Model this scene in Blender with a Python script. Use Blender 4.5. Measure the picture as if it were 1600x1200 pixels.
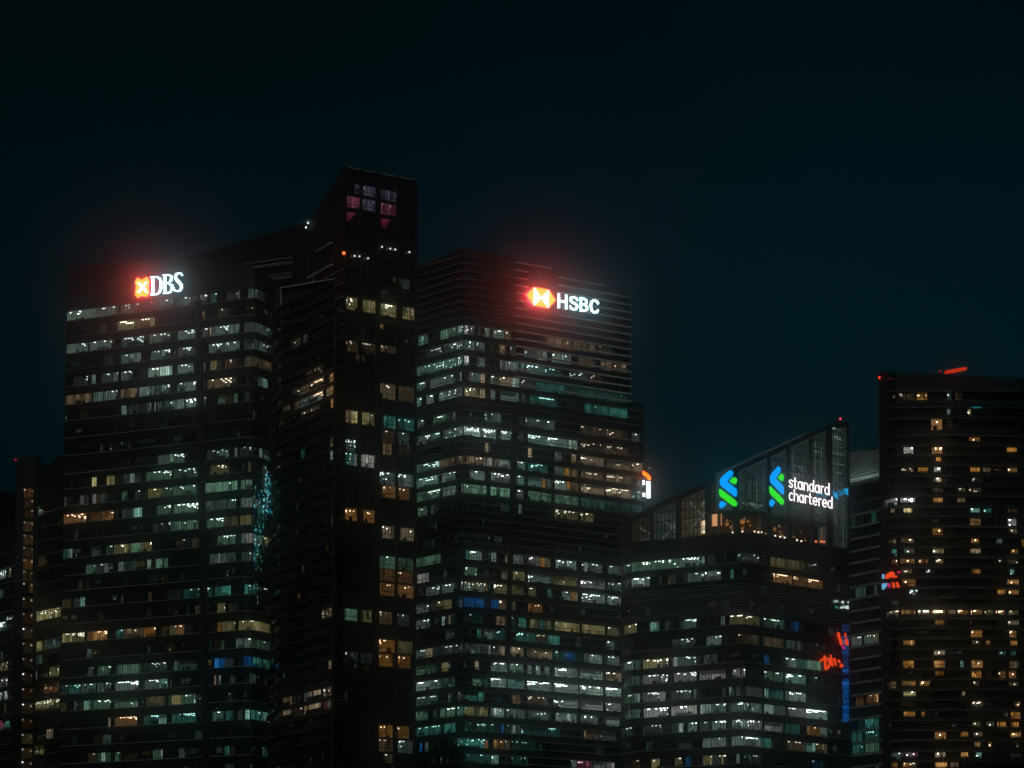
import bpy, bmesh, math, random
from math import sin, cos, tan, atan, radians, pi, hypot
from mathutils import Vector

for o in list(bpy.data.objects):
    bpy.data.objects.remove(o)
scene = bpy.context.scene
COL = scene.collection

# ------------------------------------------------------------------ camera
F = 7245.0                      # focal length in pixels of the 1600 px wide photograph
PITCH = atan(1050.0 / F)
EYE = Vector((0.0, 0.0, 2.0))
cam = bpy.data.cameras.new('camera')
cam.sensor_width = 36.0
cam.lens = F / 1600.0 * 36.0
cam.clip_start = 1.0
cam.clip_end = 20000.0
cam_o = bpy.data.objects.new('camera', cam)
cam_o.location = EYE
cam_o.rotation_euler = (pi / 2 + PITCH, 0, 0)
COL.objects.link(cam_o)
scene.camera = cam_o

# ------------------------------------------------------------------ world
world = bpy.data.worlds.new('World')
scene.world = world
world.use_nodes = True
nt = world.node_tree
nt.nodes.clear()
w_out = nt.nodes.new('ShaderNodeOutputWorld')
w_bg = nt.nodes.new('ShaderNodeBackground')
w_sky = nt.nodes.new('ShaderNodeTexSky')
w_sky.sky_type = 'NISHITA'
w_sky.sun_disc = False
w_sky.sun_elevation = radians(-4.0)
w_sky.sun_rotation = radians(200.0)
w_tc = nt.nodes.new('ShaderNodeTexCoord')
w_sep = nt.nodes.new('ShaderNodeSeparateXYZ')
w_ramp = nt.nodes.new('ShaderNodeValToRGB')
e = w_ramp.color_ramp.elements
e[0].position = 0.0
e[0].color = (0.0010, 0.0120, 0.0165, 1)
e[1].position = 0.30
e[1].color = (0.0001, 0.0030, 0.0038, 1)
for p_, c_ in ((0.14, (0.0003, 0.0092, 0.0124)), (0.18, (0.0002, 0.0068, 0.0098)), (0.215, (0.0001, 0.0048, 0.0062))):
    e.new(p_).color = (*c_, 1)
# the glow of the city is uneven: weaker to the left, with faint drifting cloud
w_x = nt.nodes.new('ShaderNodeMapRange')
w_x.inputs[1].default_value = -0.14
w_x.inputs[2].default_value = 0.02
w_x.inputs[3].default_value = 0.55
w_x.inputs[4].default_value = 1.0
w_nz = nt.nodes.new('ShaderNodeTexNoise')
w_nz.inputs['Scale'].default_value = 9.0
w_nz.inputs['Detail'].default_value = 5.0
w_nr = nt.nodes.new('ShaderNodeMapRange')
w_nr.inputs[1].default_value = 0.3
w_nr.inputs[2].default_value = 0.7
w_nr.inputs[3].default_value = 0.82
w_nr.inputs[4].default_value = 1.2
w_m1 = nt.nodes.new('ShaderNodeMath')
w_m1.operation = 'MULTIPLY'
nt.links.new(w_tc.outputs['Generated'], w_nz.inputs['Vector'])
nt.links.new(w_sep.outputs['X'], w_x.inputs[0])
nt.links.new(w_nz.outputs[0], w_nr.inputs[0])
nt.links.new(w_x.outputs[0], w_m1.inputs[0])
nt.links.new(w_nr.outputs[0], w_m1.inputs[1])
nt.links.new(w_m1.outputs[0], w_bg.inputs[1])
w_mul = nt.nodes.new('ShaderNodeMix')
w_mul.data_type = 'RGBA'
w_mul.blend_type = 'ADD'
w_mul.inputs[0].default_value = 0.004
nt.links.new(w_tc.outputs['Generated'], w_sep.inputs[0])
nt.links.new(w_sep.outputs['Z'], w_ramp.inputs[0])
nt.links.new(w_ramp.outputs[0], w_mul.inputs[6])
nt.links.new(w_sky.outputs[0], w_mul.inputs[7])
nt.links.new(w_mul.outputs[2], w_bg.inputs[0])
nt.links.new(w_bg.outputs[0], w_out.inputs[0])

# ------------------------------------------------------------------ weak light of the night sky and city
sun = bpy.data.lights.new('sun', 'SUN')
sun.energy = 0.40
sun.angle = radians(12)
sun.color = (0.82, 1.0, 0.95)
sun_o = bpy.data.objects.new('sun', sun)
sun_o.rotation_euler = (radians(38), 0, radians(-8))
COL.objects.link(sun_o)

scene.view_settings.view_transform = 'Standard'
scene.view_settings.look = 'None'
scene.view_settings.exposure = 0.0
scene.view_settings.gamma = 1.0
cy = scene.cycles
cy.use_denoising = True
cy.max_bounces = 5
cy.diffuse_bounces = 2
cy.glossy_bounces = 3
cy.transmission_bounces = 2
cy.transparent_max_bounces = 8
cy.volume_bounces = 0
cy.sample_clamp_indirect = 0.4

# ------------------------------------------------------------------ picking points
CP, SP = cos(PITCH), sin(PITCH)


def ray(u, v):
    r = (u - 800.0) / F
    k = (600.0 - v) / F
    return Vector((r, CP - k * SP, SP + k * CP))


def at_depth(u, v, Y):
    d = ray(u, v)
    return EYE + d * (Y / d.y)


def at_height(u, v, z):
    d = ray(u, v)
    return EYE + d * ((z - EYE.z) / d.z)


# ------------------------------------------------------------------ materials
MATS = {}


def new_mat(name):
    m = bpy.data.materials.new(name)
    m.use_nodes = True
    return m, m.node_tree, m.node_tree.nodes['Principled BSDF']


def surf(name, col, rough=0.5, metal=0.0, noise=0.25, scale=0.3, spec=0.5):
    """painted / metal / stone surface with a slight procedural mottling"""
    if name in MATS:
        return MATS[name]
    m, t, b = new_mat(name)
    tc = t.nodes.new('ShaderNodeTexCoord')
    nz = t.nodes.new('ShaderNodeTexNoise')
    nz.inputs['Scale'].default_value = scale
    nz.inputs['Detail'].default_value = 3.0
    mp = t.nodes.new('ShaderNodeMapRange')
    mp.inputs[3].default_value = 1.0 - noise
    mp.inputs[4].default_value = 1.0 + noise
    mx = t.nodes.new('ShaderNodeMix')
    mx.data_type = 'RGBA'
    mx.blend_type = 'MULTIPLY'
    mx.inputs[0].default_value = 1.0
    mx.inputs[6].default_value = (*col, 1)
    t.links.new(tc.outputs['Object'], nz.inputs['Vector'])
    t.links.new(nz.outputs[0], mp.inputs[0])
    t.links.new(mp.outputs[0], mx.inputs[7])
    t.links.new(mx.outputs[2], b.inputs['Base Color'])
    b.inputs['Roughness'].default_value = rough
    b.inputs['Metallic'].default_value = metal
    b.inputs['Specular IOR Level'].default_value = spec
    MATS[name] = m
    return m


HUES = {  # colour of the light in a lit room
    'w': (0.74, 1.00, 0.84), 'g': (0.40, 0.80, 0.52), 't': (0.13, 0.58, 0.50),
    'y': (0.95, 0.78, 0.34), 'o': (1.00, 0.46, 0.15), 'r': (1.00, 0.72, 0.46),
    'b': (0.02, 0.26, 0.78), 'p': (0.62, 0.15, 0.24), 'l': (0.36, 0.32, 0.52),
    'k': (0.52, 0.74, 0.70), 'n': (0.80, 0.52, 0.30), 'm': (0.95, 0.93, 0.86),
    'c': (0.50, 1.00, 0.90), 'a': (1.00, 0.43, 0.09),
}


def glow(col, e, sample=False, name='lit_room'):
    """emitting surface; its strength is uneven like a furnished, lamp-lit room"""
    q = max(-24, round(math.log(max(e, 1e-4), 1.28)))
    key = (name, tuple(round(c, 3) for c in col), q, sample)
    if key in MATS:
        return MATS[key]
    s = 1.28 ** q
    m = bpy.data.materials.new(name)
    m.use_nodes = True
    t = m.node_tree
    t.nodes.clear()
    out = t.nodes.new('ShaderNodeOutputMaterial')
    em = t.nodes.new('ShaderNodeEmission')
    em.inputs[0].default_value = (*col, 1)
    if name == 'lit_room':
        tc = t.nodes.new('ShaderNodeTexCoord')
        nz = t.nodes.new('ShaderNodeTexNoise')
        nz.inputs['Scale'].default_value = 0.9
        nz.inputs['Detail'].default_value = 4.0
        nz.inputs['Roughness'].default_value = 0.7
        mp = t.nodes.new('ShaderNodeMapRange')
        mp.inputs[1].default_value = 0.3
        mp.inputs[2].default_value = 0.7
        mp.inputs[3].default_value = s * 0.45
        mp.inputs[4].default_value = s * 1.45
        t.links.new(tc.outputs['Object'], nz.inputs['Vector'])
        t.links.new(nz.outputs[0], mp.inputs[0])
        t.links.new(mp.outputs[0], em.inputs[1])
    else:
        em.inputs[1].default_value = s
    t.links.new(em.outputs[0], out.inputs[0])
    m.cycles.emission_sampling = 'FRONT_BACK' if sample else 'NONE'
    MATS[key] = m
    return m


def pane_mat():
    if 'pane' in MATS:
        return MATS['pane']
    m = bpy.data.materials.new('window_glass')
    m.use_nodes = True
    t = m.node_tree
    t.nodes.clear()
    out = t.nodes.new('ShaderNodeOutputMaterial')
    tr = t.nodes.new('ShaderNodeBsdfTransparent')
    tr.inputs[0].default_value = (0.90, 0.97, 0.94, 1)
    gl = t.nodes.new('ShaderNodeBsdfGlossy')
    gl.inputs['Roughness'].default_value = 0.04
    fr = t.nodes.new('ShaderNodeFresnel')
    fr.inputs[0].default_value = 1.5
    mx = t.nodes.new('ShaderNodeMixShader')
    t.links.new(fr.outputs[0], mx.inputs[0])
    t.links.new(tr.outputs[0], mx.inputs[1])
    t.links.new(gl.outputs[0], mx.inputs[2])
    t.links.new(mx.outputs[0], out.inputs[0])
    MATS['pane'] = m
    return m


M_GLASS = surf('dark_glass', (0.012, 0.019, 0.020), 0.16, 0.0, 0.3, 0.12, 0.6)
M_SPAN = surf('spandrel_panel', (0.013, 0.017, 0.017), 0.45, 0.0, 0.35, 0.15)
M_WALL = surf('dark_cladding', (0.011, 0.014, 0.014), 0.7, 0.0, 0.35, 0.1)
M_CONC = surf('painted_concrete', (0.035, 0.034, 0.030), 0.8, 0.0, 0.35, 0.2)
M_FRAME = surf('black_frame', (0.012, 0.013, 0.013), 0.5, 0.0, 0.2, 0.5)
M_FIN = surf('bright_metal_fin', (0.85, 0.86, 0.86), 0.45, 0.0, 0.45, 0.08)  # sign light on the central tower's ledges put into this paler tone
M_FINDIM = surf('dim_metal_fin', (0.40, 0.405, 0.41), 0.5, 0.0, 0.5, 0.06)
M_TEALGLASS = surf('teal_glass', (0.030, 0.050, 0.048), 0.2, 0.0, 0.35, 0.12, 0.6)
M_GREYFIN = surf('grey_metal_fin', (0.40, 0.47, 0.45), 0.5, 0.0, 0.3, 0.1)
M_SLAB = surf('balcony_concrete', (0.10, 0.095, 0.086), 0.8, 0.0, 0.6, 0.09)
M_FURN = surf('dark_furniture', (0.02, 0.02, 0.02), 0.7)
M_PANEL = surf('crown_panel', (0.055, 0.056, 0.060), 0.38, 0.0, 0.3, 0.15)
M_ROOF = surf('roof_felt', (0.03, 0.03, 0.03), 0.9)
M_STRUT = surf('pale_steel', (0.5, 0.5, 0.48), 0.5, 0.0, 0.3, 0.3)
M_ORANGEWALL = surf('render_wall', (0.35, 0.22, 0.12), 0.8)


# ------------------------------------------------------------------ meshes
class MB:
    def __init__(self):
        self.v, self.f, self.m, self.mats = [], [], [], []

    def mi(self, mat):
        if mat not in self.mats:
            self.mats.append(mat)
        return self.mats.index(mat)

    def poly(self, pts, mat):
        n = len(self.v)
        self.v.extend(Vector(p) for p in pts)
        self.f.append(tuple(range(n, n + len(pts))))
        self.m.append(self.mi(mat))

    def hexa(self, p, mat, mats=None):
        """p: 8 points, bottom ring 0-3, top ring 4-7"""
        n = len(self.v)
        self.v.extend(Vector(q) for q in p)
        k = self.mi(mat)
        for f in ((3, 2, 1, 0), (4, 5, 6, 7), (0, 1, 5, 4), (1, 2, 6, 5), (2, 3, 7, 6), (3, 0, 4, 7)):
            self.f.append(tuple(n + i for i in f))
            self.m.append(k)

    def prism(self, front, back, mat, side=None):
        n = len(front)
        b = len(self.v)
        self.v.extend(Vector(p) for p in front)
        self.v.extend(Vector(p) for p in back)
        k = self.mi(mat)
        ks = self.mi(side or mat)
        self.f.append(tuple(range(b, b + n)))
        self.m.append(k)
        self.f.append(tuple(range(b + 2 * n - 1, b + n - 1, -1)))
        self.m.append(ks)
        for i in range(n):
            j = (i + 1) % n
            self.f.append((b + i, b + n + i, b + n + j, b + j))
            self.m.append(ks)

    def tube(self, pts, r, mat, n=6):
        pts = [Vector(p) for p in pts]
        rings = []
        for i, p in enumerate(pts):
            a = pts[max(i - 1, 0)]
            c = pts[min(i + 1, len(pts) - 1)]
            d = (c - a).normalized()
            x = d.cross(Vector((0.123, 0.31, 0.94))).normalized()
            y = d.cross(x)
            b = len(self.v)
            for k in range(n):
                w = 2 * pi * k / n
                self.v.append(p + x * (r * cos(w)) + y * (r * sin(w)))
            rings.append(b)
        km = self.mi(mat)
        for a, b in zip(rings, rings[1:]):
            for k in range(n):
                self.f.append((a + k, a + (k + 1) % n, b + (k + 1) % n, b + k))
                self.m.append(km)
        self.f.append(tuple(rings[0] + k for k in range(n)))
        self.m.append(km)
        self.f.append(tuple(rings[-1] + n - 1 - k for k in range(n)))
        self.m.append(km)

    def ball(self, c, r, mat, n=8):
        c = Vector(c)
        b = len(self.v)
        rows = n // 2
        for i in range(1, rows):
            th = pi * i / rows
            for k in range(n):
                ph = 2 * pi * k / n
                self.v.append(c + Vector((sin(th) * cos(ph), sin(th) * sin(ph), cos(th))) * r)
        top = len(self.v)
        self.v.append(c + Vector((0, 0, r)))
        self.v.append(c - Vector((0, 0, r)))
        km = self.mi(mat)
        for i in range(rows - 2):
            for k in range(n):
                self.f.append((b + i * n + k, b + (i + 1) * n + k, b + (i + 1) * n + (k + 1) % n, b + i * n + (k + 1) % n))
                self.m.append(km)
        for k in range(n):
            self.f.append((top, b + k, b + (k + 1) % n))
            self.m.append(km)
            q = b + (rows - 2) * n
            self.f.append((top + 1, q + (k + 1) % n, q + k))
            self.m.append(km)

    def merge(self, other):
        n = len(self.v)
        self.v.extend(other.v)
        for f, m in zip(other.f, other.m):
            self.f.append(tuple(i + n for i in f))
            self.m.append(self.mi(other.mats[m]))

    def build(self, name, parent=None, origin=None):
        if not self.f:
            return None
        me = bpy.data.meshes.new(name)
        off = Vector((0, 0, 0))
        if parent is not None:
            off = world_loc(parent)
        elif origin is not None:
            off = Vector(origin)
        me.from_pydata([tuple(p - off) for p in self.v], [], self.f)
        for m in self.mats:
            me.materials.append(m)
        me.polygons.foreach_set('material_index', self.m)
        me.update()
        o = bpy.data.objects.new(name, me)
        COL.objects.link(o)
        if parent is not None:
            o.parent = parent
        elif origin is not None:
            o.location = off
        return o


def world_loc(o):
    p = Vector((0, 0, 0))
    while o is not None:
        p += o.location
        o = o.parent
    return p


def weld(o):
    bm = bmesh.new()
    bm.from_mesh(o.data)
    bmesh.ops.remove_doubles(bm, verts=bm.verts, dist=.004)
    bm.to_mesh(o.data)
    bm.free()


def thing(name, label, cat, loc, group=None):
    o = bpy.data.objects.new(name, None)
    o.empty_display_size = 1.0
    o.location = loc
    o['label'] = label
    o['category'] = cat
    if group:
        o['group'] = group
    COL.objects.link(o)
    return o


def tag(o, label, cat, group=None):
    o['label'] = label
    o['category'] = cat
    if group:
        o['group'] = group
    return o


# ------------------------------------------------------------------ facades
class Fac:
    """vertical plane; A is its left and B its right end as the camera sees them"""

    def __init__(self, A, B):
        self.A = Vector((A[0], A[1], 0))
        self.B = Vector((B[0], B[1], 0))
        self.d = (self.B - self.A).normalized()
        self.n = Vector((self.d.y, -self.d.x, 0))
        self.len = (self.B - self.A).length
        self.prof = None
        self.inw = -self.n

    def look_in(self):
        """inward direction along the line of sight, so that rooms by a corner stay inside the building"""
        m = (self.A + self.B) / 2
        d = Vector((m.x, m.y, 0)).normalized()
        return d / max(.5, -d.dot(self.n))

    def P(self, s, z, off=0.0):
        p = self.A + self.d * s + (self.n * off if off >= 0 else self.inw * -off)
        return Vector((p.x, p.y, z))

    def hit(self, u, v, off=0.0):
        r = ray(u, v)
        A = self.A + self.n * off
        k = self.n.dot(Vector((A.x - EYE.x, A.y - EYE.y, 0))) / self.n.dot(Vector((r.x, r.y, 0)))
        p = EYE + r * k
        return (Vector((p.x, p.y, 0)) - A).dot(self.d), p.z

    def s_at(self, u, z, off=0.0):
        k = (u - 800.0) / F
        A = self.A + self.n * off
        return (k * (A.y * CP + (z - EYE.z) * SP) - A.x) / (self.d.x - k * self.d.y * CP)

    def pix(self, u, v, off=0.0):
        s, z = self.hit(u, v, off)
        return self.P(s, z, off)

    def set_top(self, uv):
        self.prof = sorted(self.hit(u, v) for u, v in uv)

    def top(self, s):
        pr = self.prof
        if s <= pr[0][0]:
            return pr[0][1]
        for (a, za), (b, zb) in zip(pr, pr[1:]):
            if s <= b:
                return za + (zb - za) * (s - a) / max(b - a, 1e-6)
        return pr[-1][1]

    def clip(self, s0, s1, za, zb):
        """the pieces of a rectangle below the roof profile"""
        ks = [s0] + [s for s, _ in self.prof if s0 + 1e-3 < s < s1 - 1e-3] + [s1]
        out = []
        for a, b in zip(ks, ks[1:]):
            ta, tb = self.top(a + 1e-4), self.top(b - 1e-4)
            pts = [(a, za), (b, za), (b, zb), (a, zb)]
            f = lambda p: p[1] - (ta + (tb - ta) * (p[0] - a) / (b - a))
            res = []
            for i, p in enumerate(pts):
                q = pts[(i + 1) % 4]
                fp, fq = f(p), f(q)
                if fp <= 1e-6:
                    res.append(p)
                if (fp < -1e-6 and fq > 1e-6) or (fp > 1e-6 and fq < -1e-6):
                    k = fp / (fp - fq)
                    res.append((p[0] + (q[0] - p[0]) * k, p[1] + (q[1] - p[1]) * k))
            if len(res) >= 3:
                out.append(res)
        return out

    def box(self, mb, s0, s1, z0, z1, o0, o1, mat):
        P = self.P
        mb.hexa([P(s0, z0, o1), P(s1, z0, o1), P(s1, z0, o0), P(s0, z0, o0),
                 P(s0, z1, o1), P(s1, z1, o1), P(s1, z1, o0), P(s0, z1, o0)], mat)

    def bar(self, mb, a, b, w, o0, o1, mat):
        """slanted bar in the plane between (s,z) points a and b"""
        d = Vector((b[0] - a[0], b[1] - a[1]))
        d.normalize()
        n = Vector((-d.y, d.x)) * (w / 2)
        q = [(a[0] - n.x, a[1] - n.y), (b[0] - n.x, b[1] - n.y), (b[0] + n.x, b[1] + n.y), (a[0] + n.x, a[1] + n.y)]
        mb.prism([self.P(s, z, o1) for s, z in q], [self.P(s, z, o0) for s, z in q], mat)

    def strip(self, mb, z, h, o0, o1, mat, s0=0.0, s1=None):
        """a ledge along the facade wherever the roof profile is above it"""
        s1 = self.len if s1 is None else s1
        n = max(2, int((s1 - s0) / 1.0))
        run = None
        for i in range(n + 1):
            s = s0 + (s1 - s0) * i / n
            ok = self.top(s) > z + h
            if ok and run is None:
                run = s
            if run is not None and (not ok or i == n):
                if s - run > 0.5:
                    self.box(mb, run, s, z, z + h, o0, o1, mat)
                run = None


def chain(c0, left, right):
    """plan points from a reference corner (u, v, depth) outwards, keeping its height"""
    P0 = at_depth(*c0)
    L = [at_height(u, v, P0.z) for u, v in left]
    R = [at_height(u, v, P0.z) for u, v in right]
    return L[::-1] + [P0] + R


def facades(pts):
    return [Fac((a.x, a.y), (b.x, b.y)) for a, b in zip(pts, pts[1:])]


# ------------------------------------------------------------------ a lit room behind its window
GAIN = 1.4


def inside(p, poly):
    r = False
    n = len(poly)
    for i in range(n):
        a, b = poly[i], poly[(i + 1) % n]
        if (a.y > p.y) != (b.y > p.y) and p.x < (b.x - a.x) * (p.y - a.y) / (b.y - a.y) + a.x:
            r = not r
    return r


def room(fac, s0, s1, z0, z1, hue, L, style, rng, mod=1.3, own_frame=False, z1b=None, deep=None, foot=None):
    """window pane, the room behind it with ceiling lamps, blinds and furniture"""
    mb = MB()
    P = fac.P
    h = z1 - z0
    w = s1 - s0
    if not own_frame:
        L = L * rng.uniform(.82, 1.16)
        if hue in 'wkg' and rng.random() < .25:
            hue = rng.choice('wwmkg')
    z1b = z1 if z1b is None else z1b
    col = HUES[hue]
    E = GAIN * (L / 9.0) ** 1.65
    lamp_col = tuple(0.45 * c + 0.55 for c in col) if hue not in 'bptlaorn' else tuple(0.72 * c + 0.28 for c in col)
    G = lambda k: glow(col, E * k)  # lamp light put into the glow of walls, blinds and furniture
    lamp = glow(lamp_col, min(9.0, 0.9 + E * 7.0), name='ceiling_lamp')
    D = deep if deep else (rng.uniform(9.0, 16.0) if style in 'ds' and not own_frame else rng.uniform(4.0, 7.0))
    D = min(D, max(3.0, w * 2.5))
    if foot:
        fac.inw = -fac.n
        if not all(inside(P(s, z0, -q), foot) for s in (s0, s1) for q in (D, D / 2)):
            D = min(D, 7.0)
            fac.inw = fac.look_in()
    mb.poly([P(s0, z0, -.10), P(s1, z0, -.10), P(s1, z1b, -.10), P(s0, z1, -.10)], pane_mat())
    # shell of the room
    k = max(1, int(w / rng.uniform(1.2, 3.0)))
    for i in range(k):
        a, b = s0 + w * i / k, s0 + w * (i + 1) / k
        ta, tb = z1 + (z1b - z1) * i / k, z1 + (z1b - z1) * (i + 1) / k
        fm = rng.uniform(.3, .6)
        lo = rng.choice((.06, .12, .18, .26))
        zm = z0 + fm * h
        mb.poly([P(a, z0, -D), P(b, z0, -D), P(b, zm, -D), P(a, zm, -D)], G(lo))
        mb.poly([P(a, zm, -D), P(b, zm, -D), P(b, tb, -D), P(a, ta, -D)], G(rng.choice((.18, .25, .34, .45, .62))))
        if i and rng.random() < .22:
            d0 = rng.uniform(.5, 2.0)
            mb.poly([P(a, z0, -D), P(a, z0, -d0), P(a, ta, -d0), P(a, ta, -D)], G(rng.choice((.1, .25, .5))))
    mb.poly([P(s0, z1, -.12), P(s1, z1b, -.12), P(s1, z1b, -D), P(s0, z1, -D)], G(.22))
    mb.poly([P(s0, z0, -D), P(s1, z0, -D), P(s1, z0, -.12), P(s0, z0, -.12)], G(.12))
    mb.poly([P(s0, z0, -.12), P(s0, z0, -D), P(s0, z1, -D), P(s0, z1, -.12)], G(.25))
    mb.poly([P(s1, z0, -D), P(s1, z0, -.12), P(s1, z1b, -.12), P(s1, z1b, -D)], G(.25))
    # lamps
    zl = min(z1, z1b) - .05
    if style == 'd':
        gx, gy = rng.uniform(1.1, 2.0), rng.uniform(2.0, 3.0)
        y = rng.uniform(.7, 1.3)
        while y < D - .3:
            x = s0 + rng.uniform(.3, 1.2)
            while x < s1 - .5:
                if rng.random() < .58:
                    fac.box(mb, x, x + rng.choice((.3, .4, .6)), zl - .22, zl - .02, -y - .5, -y, lamp)
                x += gx
            y += gy
        for q in range(int(w * .9)):
            x, zz = rng.uniform(s0 + .2, s1 - .6), rng.uniform(z0 + .25 * h, z1 - .5)
            y = rng.uniform(.25, .9) * D
            fac.box(mb, x, x + rng.choice((.2, .25, .4)), zz, zz + rng.choice((.15, .2, .3)), -y - .2, -y,
                    rng.choice((lamp, G(1.6), G(1.0))))
    elif style == 's':
        y = rng.uniform(.6, 1.4)
        while y < D - .3:
            x = s0 + .2
            while x < s1 - .4:
                e_ = min(s1 - .15, x + rng.uniform(1.2, 3.4))
                if rng.random() < .75:
                    fac.box(mb, x, e_, zl - .2, zl - .02, -y - .3, -y, lamp)
                x = e_ + rng.uniform(.3, .9)
            y += rng.uniform(2.2, 3.0)
    elif style == 'z':
        for q in range(max(2, int(w / 1.6))):
            x = rng.uniform(s0 + .2, s1 - .4)
            x2 = min(s1 - .2, max(s0 + .2, x + rng.uniform(-4, 4)))
            ya, yb = rng.uniform(.4, D * .6), rng.uniform(.5, D - .4)
            za = zl - rng.uniform(.05, .9)
            mb.tube([P(x, za, -ya), P(x2, za, -yb)], .07, lamp, 4)
    elif style == 'h':           # a few pendant lamps
        for q in range(max(1, int(w / 2.2))):
            x = rng.uniform(s0 + .4, s1 - .4)
            mb.ball(P(x, zl - rng.uniform(.25, .7), -rng.uniform(.5, 1.6)), .21, lamp, 6)
    # window modules: blinds drawn to different heights
    n = max(1, round(w / mod))
    for i in range(n):
        a, b = s0 + w * i / n + .04, s0 + w * (i + 1) / n - .04
        t = rng.random()
        dd = -.24
        zt = min(z1 + (z1b - z1) * i / n, z1 + (z1b - z1) * (i + 1) / n) - .02
        if style == 'p' and i % 3 == 1 and rng.random() < .35:
            mb.ball(P(a + .3, zt - rng.uniform(.3, .8), -.5), .18, lamp, 6)
        if style == 'p':
            if t < .82:
                zb = z0 + (0.02 if rng.random() < .6 else rng.uniform(.05, .5) * h)
                mb.poly([P(a, zb, dd), P(b, zb, dd), P(b, zt, dd), P(a, zt, dd)], G(rng.choice((.40, .5, .62, .8))))
        elif t < .05:
            zb = z0 + rng.uniform(.0, .6) * h
            mb.poly([P(a, zb, dd), P(b, zb, dd), P(b, zt, dd), P(a, zt, dd)], G(rng.choice((.2, .4, .9))))
        elif t < .12:
            zb = z0 + rng.choice((.02, .3, .55)) * h
            mb.poly([P(a, zb, dd), P(b, zb, dd), P(b, zt, dd), P(a, zt, dd)], G(rng.choice((.05, .1, .16))))
    if not own_frame and w > 2 and style != 'p':
        t = rng.random()
        if t < .16:        # lowered ceiling behind the glass
            fac.box(mb, s0 + .02, s1 - .02, z1 - rng.uniform(.2, .4) * h, z1 - .01, -1.2, -.3, G(.05))
        elif t < .34:      # cabinets under the window
            a = s0 + w * rng.uniform(0, .4)
            b = s1 - w * rng.uniform(0, .4)
            fac.box(mb, a, b, z0 + .01, z0 + rng.uniform(.25, .5) * h, -.8, -.3, G(.06))
    # furniture near the glass
    x = s0 + rng.uniform(0, 1.2)
    while x < s1 - .4:
        ww = rng.uniform(.4, 1.5)
        if rng.random() < (.25 if style == 'p' else .5):
            d0 = rng.uniform(.4, min(2.0, D * .5))
            fac.box(mb, x, min(s1 - .05, x + ww), z0 + .01, z0 + rng.uniform(.12, .42) * h, -d0 - .5, -d0,
                    M_FURN if rng.random() < .6 else G(.2))
        x += ww + rng.uniform(.2, 1.6)
    if own_frame:
        n = max(2, round(w / mod))
        for i in range(n + 1):
            c = s0 + w * i / n
            zt = z1 + (z1b - z1) * i / n
            fac.box(mb, c - .05, c + .05, z0, zt, -.15, -.03, M_FRAME)
        for fr in own_frame if isinstance(own_frame, tuple) else (.36,):
            zz = z0 + fr * h
            fac.box(mb, s0, s1, zz - .07, zz + .07, -.2, -.02, M_FRAME)
    return mb


# ------------------------------------------------------------------ tower skin
def parse(row, ox, oy, sc, txt):
    """'a-b:hue level style' in the pixels of an enlarged crop -> list of (row, u0, u1, hue, level, style)"""
    out = []
    for t in txt.split():
        rg, k = t.split(':')
        a, b = rg.split('-')
        out.append((row, ox + float(a) * sc, ox + float(b) * sc, k[0], float(k[1]), k[2] if len(k) > 2 else 'd'))
    return out


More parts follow.
